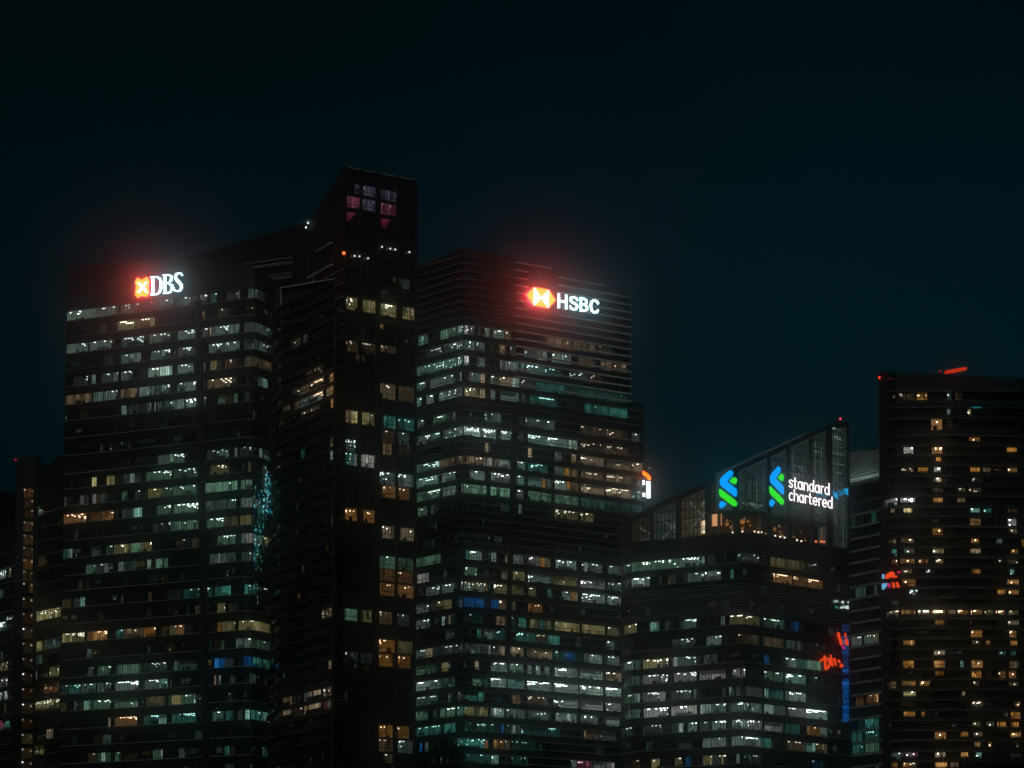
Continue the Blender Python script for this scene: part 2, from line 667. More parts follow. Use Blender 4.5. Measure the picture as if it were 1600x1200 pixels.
class Tower:
    def __init__(self, name, label, cat, facs, group=None):
        c = sum((f.A + f.B for f in facs), Vector((0, 0, 0))) / (2 * len(facs))
        self.root = thing(name, label, cat, (c.x, c.y + 20, 0), group)
        self.facs = facs
        self.parts = {}
        self.windows = []
        self.floors = {}
        self.foot = [f.A for f in facs] + [facs[-1].B] + [facs[-1].B * (1 + 45 / facs[-1].B.y), facs[0].A * (1 + 45 / facs[0].A.y)]

    def floor(self, name, key):
        return self.floors.setdefault((name, key), MB())

    def mb(self, name):
        return self.parts.setdefault(name, MB())

    def skin(self, fac, bands, lit, rng, fill=M_GLASS, span=M_SPAN, mull=None, ledge=None, dim=0.0, z_base=0.0,
             own=False, mod=1.3, dim_hue='k', top_dark=None):
        """bands: (z0, z1) glazed storeys; lit: (band index, s0, s1, hue, level, style)"""
        wall = self.mb('facade')
        bands = sorted(bands)
        ztop = max(z for _, z in fac.prof)
        cuts_of = []
        for bi, (a, b) in enumerate(bands):
            s = 0.0
            cuts = []
            for l in sorted([l for l in lit if l[0] == bi], key=lambda l: l[1]):
                s0 = max(l[1], s)
                s1 = min(l[2], fac.len)
                if s1 - s0 < .35 or min(fac.top(s0), fac.top(s1)) < b:
                    continue
                cuts.append((s0, s1) + tuple(l[3:]))
                s = s1
            cuts_of.append(cuts)

        def sheet_(s0, s1, za, zb, mat, marks):
            ks = sorted({s0, s1} | {m for m in marks if s0 + .01 < m < s1 - .01})
            for p, q in zip(ks, ks[1:]):
                for r in fac.clip(p, q, za, zb):
                    wall.poly([fac.P(ss, zz, 0) for ss, zz in r], mat)
        z = z_base
        prev = []
        for bi, (a, b) in enumerate(bands):
            cuts = cuts_of[bi]
            marks = [m for c in cuts for m in c[:2]]
            sheet_(0, fac.len, z, a, span, prev + marks)
            prev = marks
            s = 0.0
            for c in cuts + [(fac.len, fac.len)]:
                if c[0] - s > .005:
                    sheet_(s, c[0], a, b, fill, [])
                    if dim:
                        x = s
                        while x < c[0] - 1.2:
                            ww = min(rng.choice((1.1, 1.3, 2.4, 3.6)), c[0] - x)
                            if rng.random() < dim and fac.top(x) > b + 1 and fac.top(x + ww) > b + 1:
                                hz = b - a
                                za = a + hz * rng.choice((.05, .05, .3, .5))
                                hu = HUES[rng.choice(dim_hue)]
                                self.mb('dim_window').poly([fac.P(x + .1, za, .015), fac.P(x + ww - .1, za, .015),
                                                            fac.P(x + ww - .1, b - .1 * hz, .015), fac.P(x + .1, b - .1 * hz, .015)],
                                                           glow(hu, rng.choice((.006, .010, .016, .028))))
                                if rng.random() < .3:
                                    xx = x + rng.uniform(.2, max(.25, ww - .5))
                                    zz = a + hz * rng.uniform(.2, .8)
                                    fac.box(self.mb('dim_window'), xx, xx + .3, zz, zz + .22, .016, .05,
                                            glow(hu, rng.choice((.1, .3, .8)), name='ceiling_lamp'))
                            x += ww + rng.choice((0, 1.3, 2.6))
                if len(c) > 2:
                    self.windows.append(((c[1] - c[0]) * (b - a) * c[3],
                                         room(fac, c[0], c[1], a, b, c[2], c[3], c[4], rng, mod, own, foot=self.foot)))
                    fac.inw = -fac.n
                s = c[1]
            z = b
        sheet_(0, fac.len, z, ztop + 1, top_dark or span, prev)
        if mull:
            step, w, dep = mull
            n = max(1, round(fac.len / step))
            for i in range(n + 1):
                s = min(max(fac.len * i / n, w / 2), fac.len - w / 2)
                fac.box(self.mb('mullion'), s - w / 2, s + w / 2, z_base, fac.top(s) - .1, -.06, dep, M_FRAME)
        if ledge:
            mat, hh, dep = ledge
            for a, b in bands:
                fac.strip(self.mb('ledge'), a - hh - .02, hh, -.02, dep, mat)

    def close(self, back=45.0, z_base=0.0, roof=True):
        """side and back walls and the roof that complete the block"""
        f0, f1 = self.facs[0], self.facs[-1]
        mid = (f0.A + f1.B) / 2
        def bk(p):
            q = p * (1 + back / p.y)
            return q + (mid * (1 + back / mid.y) - q).normalized() * 2.0
        a, b = bk(f0.A), bk(f1.B)
        za, zb = f0.top(0), f1.top(f1.len)
        w = self.mb('rear_wall')
        V = lambda p, z: Vector((p.x, p.y, z))
        w.poly([V(a, z_base), V(f0.A, z_base), V(f0.A, za), V(a, za)], M_WALL)
        w.poly([V(f1.B, z_base), V(b, z_base), V(b, zb), V(f1.B, zb)], M_WALL)
        w.poly([V(b, z_base), V(a, z_base), V(a, za), V(b, zb)], M_WALL)
        # roof as strips from the front edge to the back line
        if roof:
            r = self.mb('roof')
            front = []
            for f in self.facs:
                for s, z in [(0.0, f.top(0.001))] + [k for k in f.prof if .01 < k[0] < f.len - .01] + [(f.len, f.top(f.len))]:
                    front.append(f.P(s, z, 0))
            n = len(front)
            for i in range(n - 1):
                if (front[i + 1] - front[i]).length < .02:
                    continue
                t0, t1 = i / (n - 1), (i + 1) / (n - 1)
                p, q = V(a, za).lerp(V(b, zb), t0), V(a, za).lerp(V(b, zb), t1)
                p.z, q.z = front[i].z, front[i + 1].z
                r.poly([front[i], front[i + 1], q, p], M_ROOF)

    def finish(self, keep=100):
        for name, mb in self.parts.items():
            o = mb.build(name, self.root)
            if o and name == 'facade':
                weld(o)
            if o and name == 'dim_window':
                o['kind'] = 'stuff'
        for (name, _), mb in self.floors.items():
            mb.build(name, self.root)
        self.windows.sort(key=lambda t: -t[0])
        for _, mb in self.windows[:keep]:
            mb.build('lit_window', self.root)
        rest = MB()
        for _, mb in self.windows[keep:]:
            rest.merge(mb)
        o = rest.build('lit_window', self.root)
        if o:
            o['kind'] = 'stuff'
        return self.root


def z_rows(fac, uref, rows, half):
    """glazed storeys from the picture height of their middle at column uref"""
    return [tuple(sorted((fac.hit(uref, v + half)[1], fac.hit(uref, v - half)[1]))) for v in rows]


def spread(facs, bands, spec):
    """assign lit stretches (row, u0, u1, ...) to the facades they cover"""
    res = {i: [] for i in range(len(facs))}
    order = sorted(range(len(bands)), key=lambda i: bands[i])
    pos = {k: j for j, k in enumerate(order)}
    for row, u0, u1, hue, L, st in spec:
        zc = sum(bands[row]) / 2
        for i, f in enumerate(facs):
            a, b = f.s_at(u0, zc), f.s_at(u1, zc)
            a, b = max(a, 0.05), min(b, f.len - .05)
            if b - a > .4:
                res[i].append((pos[row], a, b, hue, L, st))
    return res


def cluster(fac, rects, half):
    """rects: (u0, u1, v, hue, L, style[, half]) -> bands and lit stretches on one facade"""
    items = []
    for r in rects:
        h = r[6] if len(r) > 6 else half
        um = (r[0] + r[1]) / 2
        zc = fac.hit(um, r[2])[1]
        zh = abs(fac.hit(um, r[2] - h)[1] - zc)
        items.append([zc, zh, r])
    items.sort(key=lambda t: t[0])
    bands, lit, grp = [], [], []

    def flush():
        if not grp:
            return
        zc = sum(g[0] for g in grp) / len(grp)
        zh = max(g[1] for g in grp)
        lo = bands[-1][1] + .05 if bands else 0
        bands.append((max(lo, zc - zh), zc + zh))
        for g in grp:
            r = g[2]
            lit.append((len(bands) - 1, max(.05, fac.s_at(r[0], zc)), min(fac.len - .05, fac.s_at(r[1], zc)), r[3], r[4], r[5]))
    for it in items:
        if grp and it[0] - grp[0][0] > it[1] * .9:
            flush()
            grp = []
        grp.append(it)
    flush()
    return bands, lit


# ================================================================== setting: ground and water
def sheet(name, x0, x1, y0, y1, z, mat):
    mb = MB()
    mb.poly([(x0, y0, z), (x1, y0, z), (x1, y1, z), (x0, y1, z)], mat)
    o = mb.build(name)
    o['kind'] = 'structure'
    return o


M_GROUND = surf('asphalt', (0.05, 0.05, 0.05), 0.9, 0, .3, .05)
M_WATER = surf('bay_water', (0.006, 0.010, 0.012), 0.08, 0, .2, .02)
sheet('ground', -1500, 1500, -200, 2600, -0.5, M_GROUND)
sheet('water', -1400, 1400, 12, 1080, -0.45, M_WATER)
sheet('promenade', -60, 60, -40, 11, -0.4, M_GROUND)

# ================================================================== tower 1: broad office tower on the left (red and white sign)
rng = random.Random(11)
pts = chain((385, 511.5, 1390), [(103, 546)], [(397, 511.0), (412, 516), (445, 531)])
fD = facades(pts)
fD[0].set_top([(104, 414), (228, 408), (300, 405), (385.5, 414)])
fD[1].set_top([(385.5, 414), (397, 419)])
fD[2].set_top([(397, 419), (412, 428)])
fD[3].set_top([(412, 428), (445, 446)])
D_ROWS = [469.4, 495, 521.6, 548, 574.7, 603, 629, 656.5, 684.5, 713.5, 737.7, 764.7, 792.7, 819.7, 848, 875.8, 900, 927, 953,
          982.5, 1010, 1038.7, 1065, 1092, 1121, 1148, 1176, 1203, 1230, 1257]
bD = z_rows(fD[0], 300, D_ROWS, 7.2)
A1, A2, A3 = (0, 380, .275), (0, 680, .275), (0, 900, .25)
sp = []
sp += parse(0, *A1, '380-530:w5d 530-600:k4d 605-670:w4d 690-735:w4d 735-800:k3d 830-870:p2d 872-895:k3d 900-960:w4d 965-985:k3p 1010-1030:k3d 1035-1080:w5d 1100-1120:w4d 1140-1175:w5d 1200-1230:t4d 1290-1350:k2d 1352-1362:w5d 1410-1440:w4d 1440-1510:k2d')
sp += parse(1, *A1, '668-775:y6s 780-850:y4d 852-880:y6d 1135-1165:n3p 1240-1300:n2d 1540-1558:n3p')
sp += parse(2, *A1, '380-420:w5d 420-500:k4d 510-635:k4d 690-815:w4d 845-970:w4d 1010-1120:w4d 1140-1180:k3d 1190-1200:r5p 1205-1300:k4d 1300-1360:k4p 1390-1520:k4d 1522-1558:c5d')
sp += parse(3, *A1, '612-640:k2d 685-770:k4d 772-800:w6d 860-970:k4d 1010-1095:w3d 1140-1150:k3p 1185-1360:k4d 1390-1460:k3d 1465-1560:w4d')
sp += parse(4, *A1, '420-500:k2d 520-545:w4p 580-640:k3d 645-670:w5d 690-750:w4d 800-840:k2d 842-902:g6d 905-978:w7p 1010-1100:w6d 1140-1165:w4d 1195-1230:y4p 1280-1360:n3h 1390-1460:r4d 1470-1560:n3p')
sp += parse(5, *A1, '375-520:n4p 530-610:k4d 612-665:w5d 685-780:n3p 790-880:k4p 885-970:k4d 1005-1050:w4d 1052-1120:w5d 1145-1165:k3d 1180-1325:n4d 1468-1490:c5d 1492-1520:c6p 1550-1562:w5d')
sp += parse(6, *A1, '690-718:w5p 740-790:k2d 832-860:k3p 874-886:w6d 898-1000:k4d 1002-1115:w5d 1120-1165:w4d 1240-1280:w4d 1330-1350:w4d 1390-1420:k2d')
sp += parse(9, *A2, '895-945:w4d 945-1050:g4d 1128-1145:w5d 1180-1300:g2d 1215-1245:w4p 1330-1350:w5d 1370-1440:k2d 1475-1495:w5p 1500-1550:g5d')
sp += parse(10, *A2, '520-548:y6p 605-625:y5p 628-650:y6p 700-735:k2d 736-760:w6p 762-800:g3d 832-975:g4d 990-1120:g3d 1195-1300:y4d 1410-1425:y4p')
sp += parse(11, *A2, '365-378:k2p 455-490:w4d 525-545:k3p 570-600:k2p 690-725:w4d 770-800:k2d 840-920:y5d 922-975:g3d 980-1125:g5d 1165-1350:g5p 1370-1432:g5d')
sp += parse(12, *A2, '360-490:o5d 515-560:o3d 562-645:o5s 692-725:k2p 757-806:c7p 890-970:g4s 985-1125:g5d 1130-1155:g4p 1170-1290:k2p 1295-1340:g4d 1370-1440:w4d 1442-1500:t4d')
sp += parse(13, *A2, '900-968:k1d 970-1130:g4p 1140-1155:k3p 1175-1270:g4d 1272-1350:y2p 1365-1428:y4d')
sp += parse(14, *A2, '352-378:t4p 382-410:w4p 520-568:w3d 605-640:g3d 645-740:y4d 742-800:g4p 802-860:y4d 1020-1050:n2d 1090-1130:n3d 1235-1335:g4d 1370-1440:g5d 1445-1492:g5p 1500-1545:y4d')
sp += parse(15, *A2, '488-540:g4d 545-590:k2d 592-640:w5d 672-698:w5d 700-775:k2p 835-858:w5p 886-922:g5p 932-956:g5d 1188-1235:k2p 1238-1255:w6d 1260-1340:k2p 1375-1390:w3d 1392-1450:k2p')
sp += parse(17, *A2, '420-432:k2p 456-482:c6p 840-860:n2p 950-1030:k1p 1040-1140:t4d 1150-1205:t4d 1222-1312:t5p 1385-1450:t4p 1500-1550:k2d')
sp += parse(18, *A2, '1060-1075:k1p 1128-1138:r2p 1232-1280:y4d 1388-1395:r3p')
sp += parse(19, *A2, '352-478:y4s 495-608:o5s 660-700:t3d 702-815:n4d 818-882:a5h 920-945:n2d 962-1000:y4d 1002-1045:o6d 1236-1254:o5p 1258-1335:y5d 1357-1430:y5d 1432-1540:y5p')
sp += parse(20, *A3, '545-580:g4d 1340-1400:n1d 1475-1520:w4d 1522-1600:g3d 1602-1690:g3d')
sp += parse(21, *A3, '548-582:k3d 612-692:g4d 730-870:g4p 900-1000:g2d 1002-1045:w3d 1085-1110:g4p 1115-1230:g3d 1340-1405:b6p 1515-1570:b3p 1572-1640:t4p 1645-1700:t4p')
sp += parse(22, *A3, '384-430:k2d 432-500:t4d 505-535:w3d 540-600:c4d 612-636:w7d 640-692:w4d 722-865:w4s 905-990:w4d 992-1048:c5d 1068-1075:r2p 1255-1270:n3p 1285-1300:w3d 1338-1350:n4p 1365-1378:w4d 1560-1600:k2p')
sp += parse(23, *A3, '462-475:k2d 520-560:g5p 562-690:g4d 715-865:g4d 915-1020:y2p 1050-1068:g3p 1070-1130:y5p 1132-1225:g4d')
sp += parse(24, *A3, '674-690:r4p 720-855:o5d 900-920:t4p 922-990:t4s 992-1042:c7s 1078-1100:t4d 1105-1225:t4s 1260-1275:t4p 1300-1312:w4d 1330-1395:c4d 1412-1458:t4p 1490-1515:k2d 1532-1560:c5p 1562-1640:t5p 1642-1700:c5p')
sp += parse(25, *A3, '640-692:k2p 1560-1575:k1p')
sp += parse(26, *A3, '550-600:n2d 605-630:g3d 632-658:w5p 662-690:g3d 720-745:g4d 750-850:n1d 955-1000:g4d 1002-1015:w4p 1115-1155:w3d 1400-1432:t4p 1640-1680:t3d')
T1 = Tower('office_tower', 'broad dark office tower on the left, red and white lit sign near its flat top', 'office tower', fD)
L = spread(fD, bD, sp)
for i, f in enumerate(fD):
    T1.skin(f, bD, L[i], rng, mull=(1.05, .12, .03), ledge=(M_FINDIM, .16, .22), dim=.42, dim_hue='kkgy', top_dark=M_PANEL)
# slanted dark pier between the two halves of the front
sa, za = fD[0].hit(311, 470)
sb, zb = fD[0].hit(325, 1250)
fD[0].bar(T1.mb('pier'), (sa, za), (sb, zb), 1.9, -.5, .7, M_WALL)
fD[0].bar(T1.mb('pier'), (sa - 1.1, za), (sb - 1.1, zb), .12, .2, .85, M_CONC)
T1.close(40)
# taller block set back behind, with a sloping roof and a few bright louvres
pa = fD[0].pix(270, 430, -16)
fu = Fac((fD[0].pix(262, 430, -16).x, fD[0].pix(262, 430, -16).y), (fD[0].pix(520, 400, -16).x, fD[0].pix(520, 400, -16).y))
fu.set_top([(286, 403), (350, 386), (420, 364), (478, 347), (520, 338)])
ub = T1.mb('upper_block')
for q in fu.clip(fu.s_at(286, 200), fu.len, 100, 400):
    ub.poly([fu.P(s, z, 0) for s, z in q], M_WALL)
    ub.poly([fu.P(s, z, -30) for s, z in q][::-1], M_WALL)
pr = [(s, z) for s, z in fu.prof]
for (s0, z0), (s1, z1) in zip(pr, pr[1:]):
    ub.poly([fu.P(s0, z0), fu.P(s1, z1), fu.P(s1, z1, -30), fu.P(s0, z0, -30)], M_ROOF)
ub.poly([fu.P(pr[0][0], 100), fu.P(pr[0][0], pr[0][1]), fu.P(pr[0][0], pr[0][1], -30), fu.P(pr[0][0], 100, -30)], M_WALL)
lv = T1.mb('louvre')
for (u0, u1, v) in ((345, 458, 409), (365, 458, 411.5), (382, 457, 403), (413, 456, 431), (415, 455, 434), (420, 455, 427)):
    s0, z0 = fu.hit(u1, v)
    fu.box(lv, fu.s_at(u0, z0), s0, z0, z0 + .22, 0, .4, M_FINDIM)
o_t1 = T1.finish()

# ================================================================== tower 2: tall slanted residential tower
rng = random.Random(22)
pts = chain((536.5, 473, 1300), [(478, 505)], [(590, 481.4), (651, 491.3)])
fS = facades(pts)
fS[0].set_top([(478, 352), (508, 308), (538, 261), (541, 258.5)])
fS[1].set_top([(541, 258.5), (592, 268.5)])
fS[2].set_top([(592, 268.5), (652, 279.5)])


def cr(oy, *rows, ox=400, sc=.175):
    """rectangles read off an enlarged crop: (x0, x1, y, key[, half height])"""
    out = []
    for r in rows:
        x0, x1, y, k = r[:4]
        out.append((ox + x0 * sc, ox + x1 * sc, oy + y * sc, k[0], float(k[1]), k[2] if len(k) > 2 else 'd') + ((r[4] * sc,) if len(r) > 4 else ()))
    return out


left = cr(240, (880, 935, 318, 'l2p', 45), (945, 1075, 335, 'l3p', 45), (785, 925, 432, 'p4p', 50), (945, 1075, 462, 'l3p', 45))
left += cr(430, (780, 905, 250, 'y5d'), (955, 1075, 283, 'y4p'), (770, 910, 630, 'n2d', 50), (935, 1070, 655, 'n2d', 50))
left += cr(630, (775, 850, 118, 'n3p'), (850, 910, 122, 'y5p'), (950, 1058, 142, 'y4p'), (770, 895, 375, 'k3d'), (760, 900, 492, 't5d'), (930, 1078, 520, 'm5p'),
           (785, 900, 992, 'a5d'), (960, 1065, 1012, 'a5h'))
left += cr(830, (755, 905, 738, 'g3p', 52), (915, 1035, 762, 'y4d', 52))
left += cr(990, (730, 830, 195, 'n4h', 45), (840, 1040, 220, 'k1p', 45))
right = cr(240, (1110, 1268, 375, 'l3p', 45), (1110, 1250, 497, 'p4p', 50))
right += cr(430, (1110, 1265, 312, 'y6d'), (1310, 1380, 340, 'y6d'), (1385, 1428, 352, 'r4p'), (1100, 1140, 455, 'o5p', 22), (1100, 1255, 660, 'n3d', 30),
            (1110, 1245, 1042, 'r4h', 68), (1250, 1415, 1060, 'n3d', 68))
right += cr(630, (1140, 1250, 170, 't4p'), (1265, 1420, 188, 't5h'), (1130, 1240, 300, 'n2d'), (1265, 1370, 312, 'k3d'), (1135, 1215, 408, 'n3p'), (1280, 1385, 425, 'n1p'),
            (1100, 1240, 668, 'k4d'), (1268, 1415, 690, 'k5d'), (1130, 1250, 785, 'o5h'), (1265, 1372, 808, 'o4h'), (1130, 1235, 1152, 'r5h'), (1290, 1415, 1172, 'r5h'))
right += cr(830, (1095, 1165, 272, 'g3p'), (1165, 1248, 280, 'g5d'), (1262, 1405, 298, 'g2p'), (1085, 1245, 388, 'o2p'), (1260, 1400, 408, 'o3h'),
            (1085, 1238, 517, 'o4h'), (1258, 1415, 540, 'o5h'), (1080, 1215, 772, 'n3d'), (1262, 1370, 790, 'k2h'), (1076, 1240, 1020, 'a5d'), (1255, 1400, 1040, 'y2p'))
right += cr(990, (1086, 1220, 238, 'a5h'), (1268, 1380, 250, 'a4h'), (1086, 1222, 872, 'a5h'), (1256, 1370, 880, 'a4h'), (1075, 1225, 998, 'n2d'), (1268, 1400, 1012, 'k3d'),
            (1150, 1222, 1115, 'y2d', 40))
T2 = Tower('residential_tower', 'tallest dark tower with a slanted peak and a few yellow and pink windows', 'apartment tower', fS)
for f, rects in ((fS[1], left), (fS[2], right)):
    b, l = cluster(f, rects, 9.6)
    # unlit storeys fill the gaps
    full = list(b)
    gaps = list(zip([0] + [x[1] for x in b], [x[0] for x in b] + [f.prof[0][1] - 6]))
    for g0, g1 in gaps:
        n = int((g1 - g0) / 3.95)
        for i in range(n):
            st = (g1 - g0) / n
            full.append((g0 + st * i + .8, g0 + st * (i + 1) - .35))
    full.sort()
    ix = {x: full.index(x) for x in b}
    l = [(ix[b[q[0]]],) + q[1:] for q in l]
    T2.skin(f, full, l, rng, span=M_WALL, own=(.33,), mod=1.05, dim=.05, dim_hue='kn', ledge=(M_CONC, .3, .06))
    for sx in (0.0, .5, 1.0):
        s = min(max(f.len * sx, .5), f.len - .5)
        f.box(T2.mb('pier'), s - .5, s + .5, 0, f.top(s) - .3, -.05, .25, M_WALL)
zz = [30 + 3.95 * i for i in range(60)]
T2.skin(fS[0], [(z, z + 2.6) for z in zz if z < 225], [], rng, span=M_WALL, fill=M_WALL, ledge=(M_FINDIM, .2, .5), dim=.05)
for u0, u1, v in ((490, 522, 414), (497, 521, 380), (484, 500, 426)):
    s, z = fS[0].hit(u1, v)
    fS[0].box(T2.mb('ledge'), max(.2, fS[0].s_at(u0, z)), s, z, z + .3, .3, .9, M_FIN)
T2.close(38)
pp = T2.mb('parapet')
for f in fS[1:]:
    fS_t = [f.P(0, f.top(0) + .0), f.P(f.len, f.top(f.len) + .0)]
    f.box(pp, 0, f.len, f.top(f.len / 2) - .6, f.top(f.len / 2) - .25, .02, .18, M_FINDIM)
o_t2 = T2.finish()

# ================================================================== tower 3: lower residential block with curved balconies
rng = random.Random(33)
pts = chain((440, 492, 1318), [(434, 500), (430, 511), (428.5, 524)], [(478, 473.5), (523, 451)])
fB = facades(pts)
tops = [[(428.5, 482), (430, 475)], [(430, 475), (434, 465)], [(434, 465), (440, 450)], [(440, 450), (478, 443.5)], [(478, 443.5), (523, 436)]]
for f, t in zip(fB, tops):
    f.set_top(t)
dzB = fB[4].hit(500, 560)[1] - fB[4].hit(500, 580)[1]
zref = fB[4].hit(500, 430 + 962 * .175)[1]
bB = []
k = -60
while k < 40:
    c = zref + dzB * k
    if 4 < c < fB[3].prof[0][1] - 4:
        bB.append((c - dzB * .30, c + dzB * .34))
    k += 1
spB = []


def brow(v, u):
    z = fB[4].hit(u, v)[1]
    return min(range(len(bB)), key=lambda i: abs(sum(bB[i]) / 2 - z))


for oy, yy, xr, txt in ((430, 962, 500, '330-395:n3d 400-505:n5d 506-605:o6s 655-698:o7p'), (430, 1062, 540, '340-395:n3p 400-500:k5h 502-600:o6s 630-662:n4p 664-697:o6p'),
                        (430, 1170, 680, '400-500:n3d 505-560:n2p 670-697:o5p'), (430, 850, 590, '440-500:n2p 520-600:n2d'), (630, 70, 270, '235-300:n3p'), (630, 395, 680, '664-690:n4p'), (630, 520, 680, '664-690:w4p'),
                        (630, 500, 420, '400-440:t4p'), (630, 1020, 680, '672-690:k3p'), (830, 755, 640, '590-675:n3d'), (990, 230, 660, '648-672:n4p'),
                        (990, 490, 530, '235-320:n4p 330-390:n2d 425-475:k3p 478-578:r5p 600-672:r5h'), (990, 620, 530, '235-320:n4p 340-415:n2d 425-470:n4p 472-578:r5p 600-638:p3p 640-668:r4p'),
                        (430, 560, 360, '310-395:y2p 420-460:k3p')):
    spB += parse(brow(oy + yy * .175, 400 + xr * .175), 400, oy, .175, txt)
T3 = Tower('balcony_tower', 'apartment tower with curved balconies on every floor, in front of the tallest slanted tower', 'apartment tower', fB)
L = spread(fB, bB, spB)
for i, f in enumerate(fB):
    T3.skin(f, bB, L[i], rng, span=M_CONC, fill=M_GLASS, own=(.4,), mod=2.2, dim=.10, dim_hue='kn')
# balcony slabs with parapets, bulging out and back from floor to floor
for j, (a, b) in enumerate(bB):
    for i, f in enumerate(fB):
        bulge = 1.1 + .7 * sin(j * .55 + i * .8) + rng.uniform(-.15, .15)
        if i == 4:
            bulge = .9 + .3 * sin(j * .4)
        f.strip(T3.floor('balcony', j), b + .02, .26, -.02, max(.35, bulge), M_SLAB, 0, f.len)
        if i > 2 or rng.random() < .8:
            bs = f.len * rng.uniform(0, .3) if i > 2 else 0
            f.strip(T3.floor('balcony', j), a - .30, 1.0, max(.25, bulge - .12), max(.35, bulge - .02), M_CONC, bs, f.len * (1 if i < 3 else rng.uniform(.5, 1)))
for f in (fB[3], fB[4]):
    (s0, z0), (s1, z1) = f.prof[0], f.prof[-1]
    f.bar(T3.mb('parapet'), (max(0, s0), z0), (min(f.len, s1), z1), .3, -.2, .5, M_FIN)
f = fB[2]
f.bar(T3.mb('parapet'), f.prof[0], f.prof[-1], .3, -.2, .4, M_FINDIM)
fB[3].box(T3.mb('parapet'), -.2, .1, fB[3].prof[0][1] - 30, fB[3].prof[0][1], .05, .4, M_FINDIM)
fB[4].box(T3.mb('end_wall'), fB[4].len - .05, fB[4].len + .35, 0, fB[4].prof[-1][1], -.3, .3, M_WALL)
T3.close(16, roof=False)
ins = Vector((0.05, 14, 0))
zc3 = min(f.prof[0][1] for f in fB[2:]) - 3
T3.mb('roof').poly([fB[2].P(0, zc3), fB[3].P(0, zc3), fB[4].P(0, zc3), fB[4].P(fB[4].len, zc3), fB[4].P(fB[4].len, zc3) + ins, fB[2].P(0, zc3) + ins], M_ROOF)
o_t3 = T3.finish()

# ================================================================== tower 4: central office tower (red hexagon sign)
rng = random.Random(44)
pts = chain((724, 514.5, 1400), [(640, 537)], [(806, 525.5), (984, 554.5), (1005.5, 558)])
fH = facades(pts)
fH[0].set_top([(640, 421), (724, 387)])
fH[1].set_top([(724, 387), (806, 403.5)])
fH[2].set_top([(806, 403.5), (820, 407), (910, 435), (984, 459)])
fH[3].set_top([(984, 626), (1006, 630)])
H_ROWS = [514.5, 538.5, 562.5, 587.5, 611, 647, 672.5, 695, 717.5, 740, 762.5, 786, 812, 839, 866, 892, 915, 940, 965, 988, 1012, 1038, 1063, 1087, 1110,
          1135, 1160, 1184, 1208, 1232, 1256]
bH = z_rows(fH[0], 724, H_ROWS, 7.0)
C1, C2, C3 = (640, 370, .25), (640, 640, .25), (640, 900, .25)
sp = []
sp += parse(0, *C1, '55-112:c5d 190-236:w5p 240-333:w5d 343-405:m5d 430-440:w3d 472-500:w5d 520-592:w5s 598-635:y4h 840-858:n2p 862-1008:n4p 1020-1160:n3p 1185-1235:n2d')
sp += parse(1, *C1, '100-200:k2d 210-333:w4d 343-410:w5d 420-470:w5d 566-600:n4p 632-665:k2d 715-795:k4d 797-858:w5d 890-942:w5d 946-968:w7p 972-1010:w4d 1055-1150:n2p 1195-1280:n3p 1282-1362:n3h')
sp += parse(2, *C1, '45-100:c5d 104-330:c6d 343-372:m6p 420-470:w5s 566-620:w5d 622-698:w5d 700-840:c4d 845-945:t4d 1000-1120:k2d 1130-1200:n2d')
sp += parse(3, *C1, '40-100:c4d 130-190:w5d 192-282:w4d 312-326:w5p 375-440:w5d 444-472:r6p 505-560:k3d 566-640:r5d 642-688:w5p 700-780:k2d 790-1000:t3p 1010-1200:t2p 1205-1360:t2p')
sp += parse(4, *C1, '40-72:c5s 108-150:w5d 185-330:w4d 343-436:y4d 440-472:r6p 506-534:w6p 568-684:w5d 700-725:k3d 755-920:t4s 1095-1200:t3p 1205-1362:t4p')
sp += parse(5, *C1, '50-90:w5d 150-230:w4d 268-285:k3p 470-540:w4d 542-570:w4p 690-706:k3d 725-860:k3d 862-906:w4d')
sp += parse(5, *C2, '1065-1140:n3d 1142-1230:n2d 1235-1365:n3d 1390-1440:k3d')
sp += parse(6, *C2, '40-130:w5d 132-190:c4d 210-335:w4d 337-540:w6d 570-668:w6d 685-705:k3d 740-860:c5d 862-960:g5d 962-1050:w5p 1070-1232:n3d 1236-1366:n3d')
sp += parse(7, *C2, '470-498:r4p 740-765:r5p 905-925:w5d 928-948:k4p 1012-1042:n5p 1070-1212:r6z 1230-1378:r6z 1390-1456:r6d')
sp += parse(8, *C2, '40-188:c5d 192-300:n5d 305-335:n5d 338-480:n5h 484-518:k4p 524-556:n5h 562-658:g5h 676-720:c5d 742-862:t5d 905-965:w5d 970-1004:a4p 1010-1050:n3p 1070-1210:n5z 1230-1390:n5z')
sp += parse(9, *C2, '40-182:c6d 204-285:w5d 380-468:w5d 510-658:m6d 672-715:c5d 740-825:c6d 828-852:a5p 856-882:k3p 905-980:w5d 984-1006:a5p 1010-1052:n4d 1070-1212:r6z 1228-1390:r6z 1394-1456:t5d')
sp += parse(10, *C2, '45-192:g5d 208-290:g4p 325-480:g5p 505-655:g4p 670-712:g4d 740-885:g4p 905-1055:g3p 1072-1225:t3p 1235-1380:t2p 1390-1456:t3p')
sp += parse(11, *C2, '50-108:k3p 130-160:k2p 678-702:w5d 905-1050:y4d 1068-1150:y4d')
sp += parse(14, *C2, '35-195:g4p 350-378:t6d 380-450:w6s 510-542:w6s 596-634:r5d 650-710:w5d 742-818:w4d 820-845:a7p 848-880:y4d 915-1042:w5d 1078-1202:w4d 1240-1312:w5d 1314-1356:k3d')
sp += parse(15, *C2, '45-118:w6p 210-235:k2p 345-424:g5d 575-630:r4d 645-718:y5h 740-880:w5d 900-1045:y5d 1066-1220:m5d 1230-1332:k4d')
